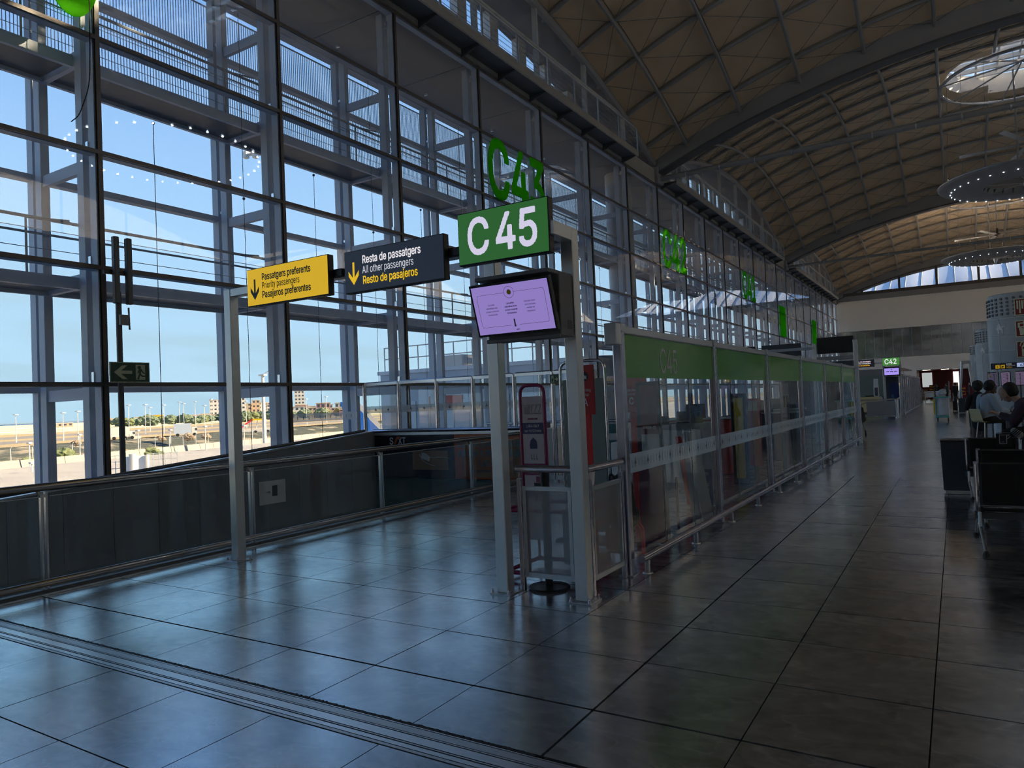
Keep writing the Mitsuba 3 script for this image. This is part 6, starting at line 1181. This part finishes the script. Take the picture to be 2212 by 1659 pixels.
for x in (-4, 0, 3.4): put(rs, 'wheel', tube([c + rt * x - f * 1.1 + up * .4, c + rt * x - f * .8 + up * .4], .4, 10), 'gasket')
for px, lb, m in ((744, 'bright blue aircraft tail fin behind a window post', 'tail_blue'), (760, 'white and blue aircraft tail fin left of the jet bridge', 'far_white')):
    k = thing('aircraft', lb, 'aircraft'); d = 92 if px == 744 else 100; c = AT(px, d, Z0); a = bearing(px) ; rt = np.array([math.cos(a), -math.sin(a), 0]); f = np.array([math.sin(a), math.cos(a), 0]); up = np.array([0, 0, 1.0])
    put(k, 'fin', hull([c + rt * x + f * y + up * z for y in (-.18, .18) for x, z in ((-.6, 7.6), (.8, 7.6), (4.8, 3.2), (.6, 3.2))]), m)
    put(k, 'tail_cone', hull([c + rt * .9 + up * 3.2] + [c + rt * 7 + f * 1.9 * math.cos(t) + up * (2.8 + 1.9 * math.sin(t)) for t in np.linspace(0, 6.28, 14)] + [c + rt * 14 + f * 1.95 * math.cos(t) + up * (2.6 + 1.95 * math.sin(t)) for t in np.linspace(0, 6.28, 14)]), 'far_white'); put(k, 'tailplane', hull([c + rt * x + f * y + up * z for x, y, z in ((1.5, -5, 3.6), (2.6, -5, 3.6), (2, 0, 3.5), (4.6, 0, 3.5), (1.5, 5, 3.6), (2.6, 5, 3.6), (2, 0, 3.3), (4.6, 0, 3.3))]), 'far_white')
    if m == 'far_white':
        for q in range(2): put(k, 'fin_stripe', hull([c + rt * x + f * y + up * z for y in (-.2, .2) for x, z in ((.2 + q, 6.3 - q * 1.6), (1.6 + q, 6.0 - q * 1.6), (2.2 + q, 5.2 - q * 1.3), (.3 + q, 5.4 - q * 1.3))]), 'tail_blue')
    put(k, 'gear', join(tube([c + rt * 12, c + rt * 12 + up * 1.2], .2, 6), tube([c + rt * 12 - f * .6 + up * .5, c + rt * 12 + f * .6 + up * .5], .5, 10)), 'gasket')
eq = thing('blast_screen', 'lattice screen with a white cabinet standing on the near apron', 'screen'); c = AT(286, 88, Z0); a = bearing(286); rt = np.array([math.cos(a), -math.sin(a), 0]); f = np.array([math.sin(a), math.cos(a), 0]); up = np.array([0, 0, 1.0])
for s in (-1, 1): put(eq, 'lattice', join(*[bar(c + rt * s * (1.2 + .6 * q), c + rt * s * (1.2 + .6 * q) + up * 2.8, .06) for q in range(6)], *[bar(c + rt * s * 1.2 + up * z, c + rt * s * 4.3 + up * z, .06) for z in (.5, 1.4, 2.1, 2.75)]), 'far_grey')
put(eq, 'cabinet', hull([c + rt * x + f * y + up * z for x in (-1, 1) for y in (-.5, .5) for z in (0, 2.6)]), 'jet_light'); put(eq, 'drum', join(tube([c + rt * -.2 - f * .6, c + rt * -.2 - f * .6 + up * 2.9], .35, 12), tube([c + rt * 1.2 - f * .6, c + rt * 1.2 - f * .6 + up * 2.7], .2, 10)), 'far_white')
bo = thing('bollard', 'pair of red topped white bollards on the apron at the lower left window', 'bollard')
for px in (58, 63): c = AT(px, 62, Z0); put(bo, 'stem', tube([c, c + [0, 0, 1.9]], .08, 8), 'far_white'); put(bo, 'cap', tube([c + [0, 0, 1.9], c + [0, 0, 2.1]], .11, 8), 'bright_red')
# jet bridge
jb = thing('jet_bridge', 'grey-blue jet bridge with roof railings outside the glass, behind the glass screen', 'jet bridge'); JY = 28.0
put(jb, 'tunnel', cbox(-25.2, -13.5, JY, JY + 3, -.6, 3.4, .05), 'jet_grey'); put(jb, 'roof_edge', box(-25.3, -13.5, JY - .06, JY + 3, 3.3, 3.48), 'jet_light'); put(jb, 'rotunda', lathe([(2.4, -5), (2.4, 3.6), (0, 3.7)], 28, (-15.2, JY + 4.2, 0)), 'jet_grey', smooth=40)
for i in range(10): put(jb, 'wall_panel', cbox(-25.1 + i * 1.15, -24.02 + i * 1.15, JY - .04, JY, -.4, 1.9 if i % 3 else 2.6, .01), 'jet_light' if i % 2 else 'jet_grey')
for x0 in (-24.4, -22.0): put(jb, 'window', box(x0, x0 + 1.0, JY - .06, JY - .02, .6, 1.7), 'far_grey')
put(jb, 'stripe', box(-22.0, -20.0, JY - .07, JY - .03, 1.5, 2.1), 'sign_red', label='red panel')
for x in np.arange(-25, -13.5, 1.1): put(jb, 'rail_post', tube([(x, JY + .2, 3.48), (x, JY + .2, 4.7)], .03, 5), 'far_white')
for z in (4.1, 4.68): put(jb, 'roof_rail', tube([(-25, JY + .2, z), (-13.6, JY + .2, z)], .03, 5), 'far_white')
for x in (-24, -18): put(jb, 'support_leg', tube([(x, JY + 1.5, -5), (x, JY + 1.5, -.6)], .3, 8), 'jet_grey')
put(jb, 'air_unit', cbox(-22.5, -20.5, JY + .8, JY + 2, 3.48, 4.1, .05), 'far_white')
# roofs beyond the end wall
rf = struct('roof_beyond')
put(rf, 'shell', grid(lambda U, V: (U, V, 12.6 + 5.4 * np.clip((V - 100) / 12, 0, 1) ** .8 - .006 * (U - 6) ** 2 + .12 * np.sin(U * 1.0)), np.linspace(-16, 28, 81), np.linspace(99.5, 126, 23)), 'jet_light', smooth=True)
for i in range(20): put(rf, 'seam', tube([(-14 + i * 1.8, v_, 12.66 + 5.4 * min(max((v_ - 100) / 12, 0), 1) ** .8 - .006 * (-20 + i * 1.8) ** 2 + .12 * math.sin(-14 + i * 1.8)) for v_ in np.linspace(100, 126, 12)], .07, 5), 'far_grey')
